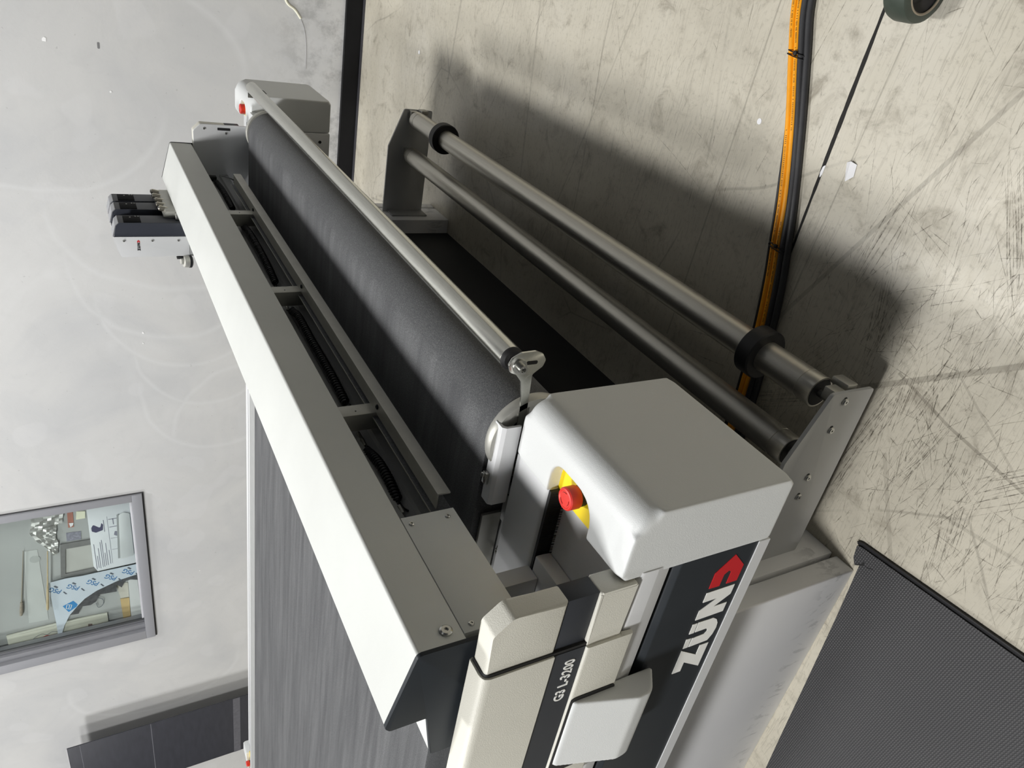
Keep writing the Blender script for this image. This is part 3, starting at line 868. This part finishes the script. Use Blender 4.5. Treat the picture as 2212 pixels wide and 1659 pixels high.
# side structures, near and far
for s in (0, 1):
    def X(v): return v if s == 0 else mx(v)
    def side(name, bm, m, parent=T):
        if s: mirror_bm(bm)
        return build(name, bm, m, parent)
    # anthracite side panel with rounded top lip
    sp = side('side_panel', prism(rpoly([(.605, .683), (.64, .683), (.64, .878), (.616, .878), (.606, .868)], [0, 0, 0, .006, .004]), 'y', Y0, Y1), DARK)
    side('side_panel_lip', prism([(.603, .655), (.64, .655), (.64, .6835), (.603, .6835)], 'y', Y0, Y1, .0015), PAINT)
    side('slot_recess', box(.632, .66, Y0, Y1, .86, .91), BLACK)
    # white rail cover over the slot
    side('rail_cover', prism(rpoly([(.609, .893), (.603, .925), (.603, .965), (.838, .965), (.838, .955), (.64, .955), (.64, .893)], [.003, .01, .012, .002, 0, 0, 0]), 'y', CY1 - .01, Y1), PAINT)
    br_ = side('brush_seal', box(.836, .843, CY1 - .005, Y1, .957, .998), BLACK)
    if s == 0:
        b = B()
        for i in range(46):
            yb = .835 + i * .0045
            cyl((.8355, yb, .996), (.829, yb + random.uniform(-.003, .003), .964), .0006, 4, bm=b)
        tag(build('brush_bristles', b, BLACK, br_), kind='stuff')
    side('inner_rail', prism(rpoly([(.843, .90), (.843, 1.000), (.962, 1.000), (.962, .90)], [0, .014, .002, 0]), 'y', CY1 - .004, Y1), PAINT)
    side('side_body', box(.64, .962, Y0 + .01, Y1, .67, .955), GREYP)
    # gap between rail and belt
    side('gap_strip', box(.962, 1.004, .80, Y1, .93, .955), GREYP)
    # leg base
    bs_ = side('base_column', box(.797, .98, 1.237, 1.75, 0, .655, .006), BASEW)
    side('base_cover', box(.725, .785, 1.237, 5.2, 0.0, .656, .005, 3), BASEW)
    # cantilever arm for the unwind rollers
    prof = rpoly([(.719, .107), (.719, .254), (.902, .322), (1.237, .322), (1.237, .107)], [.008, .010, .02, .004, .004])
    arm = side('roller_arm', prism(prof, 'x', .841, .851, .001), mat('arm_light_grey', srgb(192, 193, 193), .42, grain=.1, gscale=900, var=.02))
    side('arm_flange', box(.851, .93, 1.229, 1.237, .107, .30, .001), GREYP, arm)
    for (yy, zz) in [(.743, .203), (.823, .206), (.965, .209), (1.026, .211)]:
        if s == 0:
            build('slot_hole', prism(rpoly([(yy - .012, zz - .004), (yy + .004, zz - .004), (yy + .004, zz + .006), (yy - .012, zz + .006)], .004), 'x', .8405, .842), BLACK, arm)
            screw((.841, yy, zz), (-1, 0, 0), .0095, .006, ZINC, 'arm_screw', arm, .3)
    # bearing blocks on the inside of the arm
    side('bearing_block', box(.852, .885, .722, .752, .195, .232, .002), ALUM, arm)
    side('bearing_clamp', box(.858, .905, .712, .730, .150, .186, .002), ALUM, arm)
    side('bearing_block', box(.852, .885, .905, .945, .195, .240, .002), ALUM, arm)

# black end skirt under the belt
build('end_skirt', box(.98, mx(.98), 1.31, 1.33, 0, .86), BLACK, T)
build('under_tray', box(.98, mx(.98), 1.0, 5.6, .80, .86), BLACK, T)

# hardware between near rail and belt
b = prism(rpoly([(.966, 1.0), (.966, 1.034), (.972, 1.042), (.999, 1.042), (.999, 1.036), (.976, 1.036), (.972, 1.03), (.972, 1.0)], .002), 'y', .766, .955, .002)
build('guard_profile', b, PAINT, T)
build('guard_strip', prism(rpoly([(3.30, .93), (3.30, 1.010), (3.405, 1.010), (3.405, .93)], [0, .008, .003, 0]), 'y', .76, 5.70, .002), PAINT, T)
cl = build('guard_clip', box(.982, .996, .885, .912, 1.042, 1.050, .001), ZINC, T)
screw((.992, .893, 1.050), (0, 0, 1), .006, .004, ZINC, 'clip_screw', cl)
pl = build('edge_plate', prism(rpoly([(.966, .93), (.966, 1.03), (.998, 1.03), (.998, .93)], .004), 'z', .978, .984), GREYP, T)
b = B(); box(.964, 1.003, 1.03, 1.30, .972, .979, .001, bm=b)
build('edge_plate', b, GREYP, T)
build('edge_bar', box(.996, 1.004, 1.01, 1.30, .984, 1.03, .001), ALUM, T)
screw((.982, 1.115, .979), (0, 0, 1), .010, .006, ZINC, 'plate_bolt', T)
for (xx, yy) in [(.985, .955), (.978, .995)]:
    build('plate_hole', lathe([(0, 0), (0, .002), (.0006, .002), (.0006, 0)], (xx, yy, .984), (0, 0, 1), 10), BLACK, pl)

# guide tube bracket
def bracket():
    prof = [(.636, 1.046), (.622, 1.040), (.612, 1.022), (.611, .992), (.618, .975), (.632, .966), (.646, .970), (.655, .982), (.662, .990), (.70, .987), (.86, .975), (.86, .992), (.71, 1.004), (.675, 1.012), (.658, 1.026), (.652, 1.040)]
    return prism(rpoly(prof, .004, 3), 'x', .985, .989, .0006)
brk = build('tube_bracket', bracket(), STEEL, T)
build('bracket_slot', prism(rpoly([(.631, 1.008), (.639, 1.008), (.639, .984), (.631, .984)], .0035), 'x', .9846, .9852), BLACK, brk)
build('bracket_bolt', lathe([(0, 0), (0, .0145), (.003, .0145), (.003, .009), (.016, .009), (.016, .005), (.010, .005), (.010, 0)], (.985, .640, 1.022), (-1, 0, 0), 20), ZINC, brk)
build('tube_bracket', box(3.372, 3.375, .640, .694, 1.000, 1.024, .001), STEEL, T)

# logo on the side panel
LD = [(0.9230,0.7703),(0.8839,0.7707),(0.8481,0.7342),(0.8832,0.6990),(0.9240,0.6990),(0.9239,0.7263),(0.8940,0.7263),(0.8874,0.7344),(0.8951,0.7437),(0.9240,0.7440)]
LN = [(0.9339,0.7707),(0.9339,0.6990),(0.9595,0.6990),(0.9816,0.7344),(0.9820,0.6990),(1.0068,0.6990),(1.0068,0.7707),(0.9811,0.7710),(0.9590,0.7339),(0.9592,0.7707)]
LU = [(1.0173,0.7568),(1.0190,0.7182),(1.0274,0.7062),(1.0398,0.6990),(1.0540,0.6968),(1.0720,0.6995),(1.0866,0.7076),(1.0870,0.7562),(1.0618,0.7562),(1.0610,0.7260),(1.0556,0.7208),(1.0490,0.7218),(1.0453,0.7279),(1.0451,0.7562)]
LU1 = [(1.0176,0.7718),(1.0180,0.7597),(1.0455,0.7592),(1.0452,0.7716)]
LU2 = [(1.0595,0.7722),(1.0605,0.7597),(1.0866,0.7590),(1.0864,0.7714)]
LZ = [(1.0924,0.7722),(1.1233,0.7227),(1.0957,0.7227),(1.0960,0.6997),(1.1667,0.6996),(1.1348,0.7503),(1.1613,0.7502),(1.1606,0.7722)]
spn = [o for o in T.children if o.name.startswith('side_panel')][0]
for nm, pts, m in [('logo_letter', LD, LOGOR), ('logo_letter', LN, LOGOW), ('logo_letter', LU, LOGOW), ('logo_umlaut', LU1, LOGOW), ('logo_umlaut', LU2, LOGOW), ('logo_letter', LZ, LOGOW)]:
    build(nm, prism(pts, 'x', .6042, .6052), m, spn)

# ================================================================== guide tube
G = thing('guide_roller', (XC, .65, 1.012), 'shiny round steel guide tube along the front of the belt', 'roller')
TY, TZ = .648, 1.014
build('tube', cyl((1.03, TY, TZ), (mx(1.03), TY, TZ), .0235, 48, ch=.001), STEEL, G)
build('end_cap', lathe([(0, 0), (-.008, .010), (-.008, .0185), (-.004, .0238), (.0005, .0238)], (1.03, TY, TZ), (1, 0, 0), 36), BLACK, G)
build('axle', cyl((.988, TY, TZ), (1.03, TY, TZ), .006, 14), ZINC, G)
build('axle', cyl((mx(1.03), TY, TZ), (3.376, TY, TZ), .006, 14), ZINC, G)

# ================================================================== unwind rollers
ROLL = mat('satin_roller_aluminium', srgb(198, 195, 186), .38, .9, var=.05, vscale=10, stretch=(.3, 30, 30))
def unwind_roller(y, z, rad, label, collars):
    R = thing('unwind_roller', (XC, y, z), label, 'roller', 'unwind rollers between the arms')
    x0, x1 = .905, mx(.905)
    pr = [(0, 0), (0, rad - .006), (.0005, rad - .001), (.002, rad), (.040, rad), (.0405, rad - .0012), (.0425, rad - .0012), (.043, rad), (x1 - x0 - .043, rad), (x1 - x0 - .042, rad - .0012), (x1 - x0 - .040, rad - .0012), (x1 - x0 - .040, rad), (x1 - x0, rad - .001), (x1 - x0, 0)]
    build('tube', lathe(pr, (x0, y, z), (1, 0, 0), 56), ROLL, R)
    for sg, xx in ((1, x0), (-1, x1)):
        build('end_disc', lathe([(0, 0), (-.001, rad - .006), (.001, rad - .004), (.001, 0)], (xx, y, z), (sg, 0, 0), 36), BLACK, R)
        build('axle', cyl((xx - sg * .05, y, z), (xx, y, z), .010, 16), ZINC, R)
    for cx in collars:
        build('collar', lathe([(-.024, rad), (-.024, rad + .022), (-.020, rad + .026), (.020, rad + .026), (.024, rad + .022), (.024, rad)], (cx, y, z), (1, 0, 0), 48), RUBBER, R)
    return R
unwind_roller(.757, .208, .041, 'outer aluminium unwind roller carrying two black collars', [1.107, 3.14])
unwind_roller(.930, .218, .041, 'inner plain aluminium unwind roller next to the black skirt', [])

# ================================================================== gantry
GA = thing('gantry_beam', (2.06, 1.05, 1.2), 'white gantry beam spanning the cutting table', 'gantry')
LAYOUT[GA.name] = (.951, .0833)
GX0, GX1 = .69, mx(.69)
shell = rpoly([(.980, 1.214), (.978, 1.304), (1.141, 1.345), (1.150, 1.335), (1.150, 1.268), (1.140, 1.268), (1.140, 1.214)], [.001, .008, .005, .004, 0, 0, 0])
build('beam_housing', prism(shell, 'x', GX0 + .006, GX1 - .006), BEAMW, GA)
endp = rpoly([(.979, 1.06), (.977, 1.304), (1.141, 1.346), (1.152, 1.336), (1.152, 1.268), (1.268, 1.247), (1.268, 1.06)], [.002, .010, .006, .004, .003, .006, .002])
build('end_plate', prism(endp, 'x', GX0 - .002, GX0 + .006, .001), DARK, GA)
build('end_plate', prism(endp, 'x', GX1 - .006, GX1 + .002, .001), DARK, GA)
body = rpoly([(1.105, 1.065), (1.105, 1.10), (1.115, 1.105), (1.115, 1.135), (1.105, 1.14), (1.105, 1.165), (1.12, 1.17), (1.12, 1.215), (1.145, 1.262), (1.262, 1.244), (1.262, 1.065)], [.002, 0, .002, .002, 0, 0, .002, 0, .002, .004, .002])
bb_ = build('beam_body', prism(body, 'x', GX0 + .006, GX1 - .006), GREYP, GA)
# white ledge behind the housing with its small print
build('beam_ledge', prism([(1.152, 1.266), (1.262, 1.2465), (1.262, 1.2485), (1.152, 1.268)], 'x', GX0 + .006, GX1 - .006), BEAMW, GA)
b = B()
for (xx, yy) in [(.76, 1.20), (.775, 1.215)]:
    zz = 1.268 - (yy - 1.152) * .177
    box(xx, xx + .012, yy, yy + .003, zz, zz + .0012, bm=b)
tag(build('ledge_print', b, LOGOK, GA), kind='stuff')
# lower face plate at the near end with its screws
fp_ = build('face_plate', prism([(.707, 1.098), (1.007, 1.098), (1.007, 1.213), (.707, 1.213)], 'y', .979, 1.105, .0008), BEAMW, GA)
for (xx, zz) in [(.985, 1.120), (.985, 1.198), (.722, 1.193)]:
    screw((xx, .979, zz), (0, -1, 0), .0055, .003, ZINC, 'plate_screw', fp_)
screw((.722, .9787, 1.241), (0, -1, 0), .0115, .005, ZINC, 'housing_screw', GA, .35)
# angle bar with its brackets
ab = B()
prism(rpoly([(.996, 1.102), (1.036, 1.102), (1.036, 1.099), (.9995, 1.099), (.9995, 1.072), (.996, 1.072)], [.001, 0, 0, 0, 0, 0]), 'x', 1.072, 3.292, bm=ab)
bar = build('angle_bar', ab, ALUM, GA)
GALV = mat('galvanised_sheet', srgb(112, 114, 116), .5, .5, var=.25, vscale=260)
sh = build('splash_sheet', box(1.022, 3.30, 1.045, 1.047, 1.062, 1.110), GALV, GA)
build('sheet_edge_glint', box(1.022, 3.30, 1.0445, 1.0475, 1.110, 1.1115), ALUM, sh)  # lighter metal along the top edge stands in for the light it catches
build('recess_floor', box(1.022, 3.30, 1.047, 1.105, 1.060, 1.066), BLACK, GA)
for xb in (1.475, 2.197, 2.918):
    bk = build('bar_bracket', box(xb - .023, xb + .023, 1.034, 1.084, 1.062, 1.200, .002), ALUM, GA)
    build('bracket_hole', lathe([(0, 0), (0, .0022), (.0006, .0022), (.0006, 0)], (xb - .006, 1.034, 1.150), (0, -1, 0), 10), BLACK, bk)
    screw((xb - .028, 1.014, 1.102), (0, 0, 1), .0065, .004, DARK, 'bar_screw', bar)
# coiled hoses
def hose(path, turns, tails):
    h = build('coiled_hose', helix(path, .0098, .0034, turns), HOSE, GA, angle=80)
    for t in tails:
        build('hose_tail', tube(catmull(t, 6), .0028, 6), HOSE, h)
    return h
hz = 1.132
hose([(1.198, 1.108, hz), (1.27, 1.096, hz), (1.34, 1.096, hz + .002), (1.405, 1.112, hz + .006)], 22, [[(1.198, 1.108, hz), (1.18, 1.115, hz - .005), (1.16, 1.11, hz - .01)], [(1.405, 1.112, hz), (1.45, 1.12, hz + .012), (1.58, 1.10, hz + .006)]])
hose([(1.595, 1.092, hz), (1.75, 1.082, hz), (1.95, 1.082, hz), (2.08, 1.078, hz), (2.155, 1.090, hz + .004)], 50, [[(1.595, 1.092, hz), (1.57, 1.085, hz - .004), (1.56, 1.10, hz)], [(2.155, 1.09, hz + .004), (2.22, 1.112, hz + .012), (2.37, 1.10, hz + .004)]])
hose([(2.39, 1.098, hz), (2.50, 1.086, hz), (2.65, 1.079, hz), (2.80, 1.080, hz), (2.92, 1.088, hz + .002)], 46, [[(2.92, 1.088, hz), (2.99, 1.112, hz + .012), (3.14, 1.104, hz + .004)]])
hose([(3.15, 1.102, hz), (3.26, 1.098, hz), (3.38, 1.098, hz), (3.50, 1.10, hz + .006)], 32, [[(3.50, 1.10, hz + .006), (3.56, 1.09, hz + .03), (3.60, 1.10, hz + .06)], [(3.46, 1.06, 1.12), (3.36, 1.03, 1.125), (3.30, 1.02, 1.11), (3.27, 1.025, 1.09)]])
for xf in (1.43, 1.46, 2.18, 2.20, 2.95, 1.165):
    build('hose_fitting', cyl((xf - .012, 1.108, hz + .004), (xf + .012, 1.104, hz + .006), .0055, 12, ch=.001), ZINC, GA)
# gantry feet on the rails
for s in (0, 1):
    def side(name, bm, m, parent=GA):
        if s: mirror_bm(bm)
        return build(name, bm, m, parent, raw=True)
    side('gantry_foot', box(.807, .846, 1.018, 1.20, 1.0005, 1.094, .002), PAINT)
    side('gantry_foot', box(.752, .8335, .982, 1.20, .9655, .9995, .004), PAINT)
    if s == 0: side('gantry_post', box(.68, .75, 1.05, 1.20, .967, 1.095, .002), DARK)
# end hoods of the gantry: short nose and long hood with anthracite band
XG = 2.053
for s in (0, 1):
    def side(name, bm, m, parent):
        if s: mirror_bm(bm, XG)
        return build(name, bm, m, parent, raw=True)
    nose = rpoly([(.835, 1.104), (.835, 1.203), (.864, 1.233), (.985, 1.233), (.985, 1.104)], [0, .018, .014, 0, 0])
    hood = side('nose_cover', prism(nose, 'x', .601, .641, .006, 3), CREAM, GA)
    side('nose_band', box(.6035, .6405, .8355, .985, 1.043, 1.1045, .001), BAND, hood)
    if s == 0:
        side('nose_lower', prism(rpoly([(.835, .968), (.985, .968), (.985, 1.0435), (.835, 1.0435)], [.004, 0, 0, .004]), 'x', .598, .641, .005, 3), CREAM, hood)
    long_ = side('hood_upper', prism(rpoly([(.595, 1.106), (.595, 1.239), (.643, 1.239), (.643, 1.106)], [0, .016, .004, 0]), 'y', .955, 1.37, .001), CREAM, GA)
    lb = side('hood_band', box(.5975, .643, .956, 1.37, 1.042, 1.1065), BAND, long_)
    if s == 0:
        side('hood_lower', prism(rpoly([(.592, .944), (.602, .944), (.602, .970), (.643, .970), (.643, 1.0425), (.592, 1.0425)], [.004, 0, 0, 0, 0, .006]), 'y', .957, 1.37, .001), CREAM, long_)
        side('hood_lip', prism(rpoly([(.5985, .968), (.5985, 1.235), (.640, 1.235), (.640, .968)], [.004, .014, .003, 0]), 'y', .949, .956), BLACK, long_)
        text_mesh('G3 L-3200', .0275, LOGOW, 'model_lettering', lb, facing_minus_x(.597, 1.033, 1.0665), extrude=.0005, sx=.88, bold=.0005, space=1.04)
        # grip box below the band
        gp = [(.601, 1.037), (.587, 1.037), (.552, .912), (.556, .880), (.602, .846), (.602, .88), (.601, .95)]
        gsrc = build('tmp_main', prism(rpoly(gp, [.002, .008, .022, .026, .004, 0, 0], 8), 'y', 1.098, 1.285, .012, 3), WHITE)
        m_ = gsrc.modifiers.new('r', 'REMESH'); m_.mode = 'VOXEL'; m_.voxel_size = .0024; m_.use_smooth_shade = True
        m_ = gsrc.modifiers.new('s', 'SMOOTH'); m_.iterations = 9; m_.factor = .5
        apply_mods(gsrc)
        gme = gsrc.data; bpy.data.objects.remove(gsrc)
        place_mesh('grip_box', gme, WHITE, long_)
        build('grip_gap', prism(rpoly([(1.088, 1.041), (1.088, .945), (1.315, .945), (1.315, 1.041)], .01), 'x', .5905, .5925), BLACK, long_, raw=True)
    else:
        ck = build('inner_cheek', prism(rpoly([(.835, 1.006), (.835, 1.203), (.864, 1.233), (1.25, 1.233), (1.25, 1.006)], [.004, .018, .014, 0, 0]), 'x', 2 * XG - .650, 2 * XG - .641, .002), PAINT, GA, raw=True)
        build('cheek_slot', prism(rpoly([(.846, 1.135), (.846, 1.082), (.857, 1.082), (.857, 1.135)], .002), 'x', 2 * XG - .6512, 2 * XG - .6495), BLACK, ck)
        for (yy, zz) in [(.852, 1.19), (.868, 1.10)]:
            screw((2 * XG - .650, yy, zz), (-1, 0, 0), .005, .006, ZINC, 'cheek_screw', ck)
        build('clip_block', box(3.35, 3.375, 1.03, 1.05, 1.16, 1.19, .001), BLACK, GA, raw=True)

# ================================================================== tool carriage
TCX = 3.21
TC = thing('tool_carriage', (3.19, 1.19, 1.32), 'tool carriage with three dark modules and white cover beyond the beam', 'tool carriage')
LAYOUT[TC.name] = (.951, .0833)
wp = rpoly([(1.246, 1.30), (1.246, 1.585), (1.275, 1.581), (1.305, 1.573), (1.334, 1.560), (1.334, 1.30)], [0, .003, .02, .02, .003, 0])
wc = build('white_cover', prism(wp, 'x', TCX, 3.60, .0015), PAINT, TC)
for (yy, zz) in [(1.262, 1.548), (1.262, 1.442), (1.262, 1.342)]:
    screw((TCX, yy, zz), (-1, 0, 0), .0045, .006, ZINC, 'cover_screw', wc)
def small_logo():
    s = .148
    z0 = .7355; y0 = 1.005
    for nm, pts, m in [('logo_letter', LD, LOGOR), ('logo_letter', LN, LOGOK), ('logo_letter', LU, LOGOK), ('logo_umlaut', LU1, LOGOK), ('logo_umlaut', LU2, LOGOK), ('logo_letter', LZ, LOGOK)]:
        q = [(1.2825 + (p[0] - y0) * s, 1.4945 + (p[1] - z0) * s) for p in pts]
        build(nm, prism(q, 'x', TCX - .0008, TCX + .0004), m, wc)
small_logo()
for (x0, x1) in [(3.213, 3.303), (3.375, 3.466), (3.482, 3.576)]:
    mp = rpoly([(1.187, 1.30), (1.187, 1.560), (1.20, 1.572), (1.246, 1.584), (1.246, 1.30)], [0, .006, .01, 0, 0])
    md = build('tool_module', prism(mp, 'x', x0, x1, .002), MODULE, TC)
    build('module_cap', prism(rpoly([(1.187, 1.5605), (1.20, 1.5725), (1.246, 1.5845), (1.246, 1.587), (1.199, 1.5755), (1.186, 1.563)], .001), 'x', x0 + .002, x1 - .002), mat('module_cap_grey', srgb(142, 143, 146), .5), md)
    dsp = build('module_display', box(x0 + .006, x1 - .012, 1.184, 1.188, 1.478, 1.542, .001), mat('display_black', srgb(8, 8, 10), .7, spec=.1), md)
    build('display_key', box(x0 + .012, x1 - .016, 1.1842, 1.1853, 1.525, 1.538, .0005), BAND, dsp)
    for zz in (1.515, 1.494, 1.484):
        screw((x1 - .02 if zz != 1.515 else x1 - .03, 1.185, zz), (0, -1, 0), .003, .002, ZINC, 'display_pin', dsp)
    build('display_thumb', lathe([(0, 0), (0, .012), (.001, .012), (.001, 0)], (x0 + .018, 1.1855, 1.505), (0, -1, 0), 20), MODULE, dsp)
build('module_back', box(3.303, 3.375, 1.215, 1.246, 1.30, 1.57, .002), MODULE, TC)
# cylinder with fittings above the beam
va = build('valve_block', prism(rpoly([(1.160, 1.30), (1.186, 1.30), (1.186, 1.388), (1.160, 1.376)], .003), 'x', 3.275, 3.560, .002), ALUM, TC)
for i, (xx, zz) in enumerate([(3.545, 1.392), (3.490, 1.392), (3.430, 1.388), (3.375, 1.388), (3.325, 1.384)]):
    ft = build('valve_fitting', cyl((xx, 1.170, zz - .02), (xx + .006, 1.164, zz + .014), .0115, 14, ch=.002), mat('nickel_fitting', srgb(206, 200, 184), .3, .8), va)
    build('fitting_ring', cyl((xx + .006, 1.164, zz + .008), (xx + .007, 1.1635, zz + .018), .0068, 12, ch=.001), ZINC, ft)
build('valve_foot', box(3.24, 3.275, 1.163, 1.186, 1.30, 1.345, .003), ZINC, va)
# mount and knob on the camera side
build('mount_plate', box(TCX + .002, 3.55, 1.25, 1.335, 1.25, 1.31, .002), GREYP, TC)
kb = build('knob', lathe([(0, 0), (0, .012), (.010, .014), (.012, .024), (.018, .026), (.042, .026), (.046, .022), (.046, 0)], (3.20, 1.354, 1.338), (.15, .1, -1), 28), ALUM, TC)
build('knob_band', lathe([(.032, 0), (.032, .0268), (.042, .0268), (.042, 0)], (3.20, 1.354, 1.338), (.15, .1, -1), 28), BLACK, kb)
build('knob_tab', box(3.205, 3.225, 1.336, 1.346, 1.325, 1.352, .001), BLACK, kb)

# ================================================================== things on the floor
# rubber mat
mt = thing('floor_mat', (-.2, 1.6, 0), 'dark grey ribbed rubber mat lying beside the machine base', 'mat')
mp = [(.744, 1.161), (.738, 1.196), (.726, 1.214), (.7145, 1.205), (.700, 1.40), (.687, 1.62), (.672, 1.88), (.655, 2.15), (.60, 2.9), (-.9, 2.8), (-.75, 1.02), (.325, 1.118), (.734, 1.156)]
build('mat_top', prism(mp, 'z', 0.0, .014), MATM, mt)
ed = B()
prism([(.746, 1.160), (.734, 1.1555), (.325, 1.1175), (-.75, 1.0195), (-.75, 1.010), (.325, 1.108), (.736, 1.147), (.751, 1.153)], 'z', 0, .009, bm=ed)
build('mat_edge', ed, RUBBER, mt)
b = B()
prism([(.724, 1.212), (.715, 1.204), (.703, 1.196), (.708, 1.186), (.711, 1.196), (.722, 1.206)], 'z', .0135, .0146, bm=b)
build('mat_crack', b, BLACK, mt)
b = B()
prism([(.702, 1.195), (.692, 1.1945), (.676, 1.186), (.690, 1.191)], 'z', .0135, .0146, bm=b)
build('mat_crack', b, BLACK, mt)

# cables
PATH = [(1.575, -.45), (1.560, -.20), (1.540, -.04), (1.494, .085), (1.428, .245), (1.366, .424), (1.333, .553), (1.306, .660), (1.282, .79), (1.262, .95), (1.245, 1.15), (1.235, 1.30)]
def cable(name, off, rad, m, label, lift=0.0, wig=0.0, seed=0):
    rnd = random.Random(seed)
    pts = []
    for i, (xx, yy) in enumerate(PATH):
        o_ = off(yy) if callable(off) else off
        pts.append((xx + o_ + rnd.uniform(-wig, wig), yy, rad + lift + .0005))
    o = build(name, tube(catmull(pts, 6), rad, 12), m, loc=(1.35, .45, 0), angle=80)
    tag(o, label, 'cable', 'cable bundle on the floor')
    return o
def ya(y): return .011 if y < .1 else .010
def yb(y): return -.007
ca = cable('power_cable', ya, .0082, CABLEY, 'yellow cable on the floor nearer the wall side of the bundle', seed=1)
cb = cable('power_cable', yb, .0082, CABLEY, 'yellow cable on the floor next to the thick black cables', seed=2)
cable('power_cable', lambda y: -.0255, .0098, CABLEK, 'black cable on the floor right beside the yellow pair', seed=3, wig=.0005)
cable('power_cable', lambda y: -.045 + (.006 if .1 < y < .5 else 0), .0095, CABLEK, 'outermost black cable of the bundle nearest the floor joint', seed=4, wig=.0005)
cable('power_cable', lambda y: .012 if y < .15 else min(.027, .012 + (y - .15) * .06), .0045, CABLEK, 'thin black cable half hidden on the wall side of the yellow pair', seed=5)
# printed lettering on the yellow jackets
for c_, off, sd in ((ca, ya, 5), (cb, yb, 6)):
    rnd = random.Random(sd)
    path = catmull([(xx + off(yy), yy, .0172) for (xx, yy) in PATH], 40)
    b = B()
    for i in range(60, len(path) - 90):
        if rnd.random() < .30 or (i // 55) % 3 == (sd % 3): continue
        p = path[i]; q = path[i + 1]
        t = (q - p).normalized(); nn = Vector((-t.y, t.x, 0))
        wd = rnd.uniform(.0010, .0018)
        cc = p + nn * .002
        own = bmesh.new()
        vs = [own.verts.new(cc + t * .0009 + nn * wd), own.verts.new(cc - t * .0009 + nn * wd), own.verts.new(cc - t * .0009 - nn * wd), own.verts.new(cc + t * .0009 - nn * wd)]
        own.faces.new(vs)
        join(b, own)
    tag(build('jacket_print', b, mat('jacket_print_black', srgb(70, 48, 10), .6), c_), kind='stuff')
def zip_tie(x, y, w_, label, m=BLACK):
    t = thing('cable_tie', (x, y, 0), label, 'cable tie', 'ties around the cable bundle')
    a = math.atan2(.125, -.05) - math.pi / 2
    ux, uy = math.cos(a * .25), math.sin(a * .25) - .12
    for k, dd in ((0, 0.0), (1, .009)):
        ring = []
        for i in range(29):
            th = 2 * math.pi * i / 28
            ring.append(Vector((x + w_ * math.cos(th) * .98, y + dd - w_ * math.cos(th) * .10, .0115 + .0118 * math.sin(th))))
        build('strap', tube(ring, .0016, 6), m, t)
        if k == 0 and w_ < .034: break
    build('lock', box(x - .004, x + .006, y - .005, y + .005, .020, .0265, .001), m, t)
zip_tie(1.479, .082, .036, 'black double cable tie around the cables in the sunlit area')
zip_tie(1.321, .556, .036, 'black cable tie around the cables inside the shadow')

# paper scraps
def scrap(name, pts, label, m=PAPER, h=.0012, fold=None):
    b = B()
    if fold:
        for q in fold:
            vs = [b.verts.new(p) for p in q]; b.faces.new(vs)
        r_ = bmesh.ops.extrude_face_region(b, geom=b.faces[:])
        bmesh.ops.translate(b, verts=[v for v in r_['geom'] if isinstance(v, bmesh.types.BMVert)], vec=(0, 0, .001))
        o = build(name, b, m, loc=(fold[0][0][0], fold[0][0][1], 0), angle=10)
    else:
        cx = sum(p[0] for p in pts) / len(pts); cy = sum(p[1] for p in pts) / len(pts)
        o = build(name, prism(pts, 'z', .0003, h), m, loc=(cx, cy, 0))
    return tag(o, label, 'paper scrap', 'paper scraps on the floor')
scrap('paper_scrap', None, 'folded white paper scrap near the dark floor joint', fold=[
    [(1.207, .325, .001), (1.216, .311, .001), (1.222, .292, .001), (1.206, .285, .010), (1.199, .334, .012)],
    [(1.199, .334, .012), (1.206, .285, .010), (1.192, .289, .001), (1.188, .318, .001)]])
scrap('paper_scrap', rpoly([(1.279, .315), (1.286, .322), (1.288, .338), (1.284, .352), (1.280, .340)], .003), 'slim white paper chip lying in the floor joint')
scrap('paper_scrap', [(1.544 + .0085 * math.cos(t * .52), .271 + .0085 * math.sin(t * .52)) for t in range(12)], 'small round white paper dot beside the yellow cables')
scrap('paper_scrap', [(4.02 + .012 * math.cos(t * .6), .52 + .010 * math.sin(t * .6)) for t in range(10)], 'tiny white chip on the bright floor strip by the wall') 

# castor wheel at the edge of the picture
CW = thing('castor_wheel', (1.172, -.105, 0), 'dark green castor wheel at the end of the floor joint', 'wheel')
WYc, WZc, WR = -.100, .0705, .0705
build('tyre', lathe([(-.030, .050), (-.030, .062), (-.026, .068), (-.016, .0705), (.018, .0705), (.028, .067), (.031, .060), (.031, .050)], (1.172, WYc, WZc), (1, 0, 0), 56), TYRE, CW)
build('rim', lathe([(-.030, .0475), (-.032, .050), (-.0305, .0525), (-.028, .0525), (-.028, .0475)], (1.172, WYc, WZc), (1, 0, 0), 48), mat('worn_rim', srgb(150, 138, 120), .5), CW)
build('wheel_disc', lathe([(-.012, 0), (-.012, .02), (-.010, .030), (-.022, .050), (.02, .050), (.02, 0)], (1.172, WYc, WZc), (1, 0, 0), 40), mat('dark_hub', srgb(46, 44, 44), .5, var=.3, vscale=20), CW)
build('hub', lathe([(-.034, 0), (-.034, .010), (-.030, .014), (-.012, .016), (-.012, 0)], (1.172, WYc, WZc), (1, 0, 0), 20), ZINC, CW)
for sg in (-1, 1):
    build('fork_arm', prism(rpoly([(WYc - .02, WZc - .012), (WYc + .012, WZc - .012), (WYc - .015, .18), (WYc - .085, .18)], .01), 'x', 1.172 + sg * .040 - .002, 1.172 + sg * .040 + .002), ZINC, CW)
build('top_plate', box(1.12, 1.225, WYc - .11, WYc - .005, .18, .186, .002), ZINC, CW)
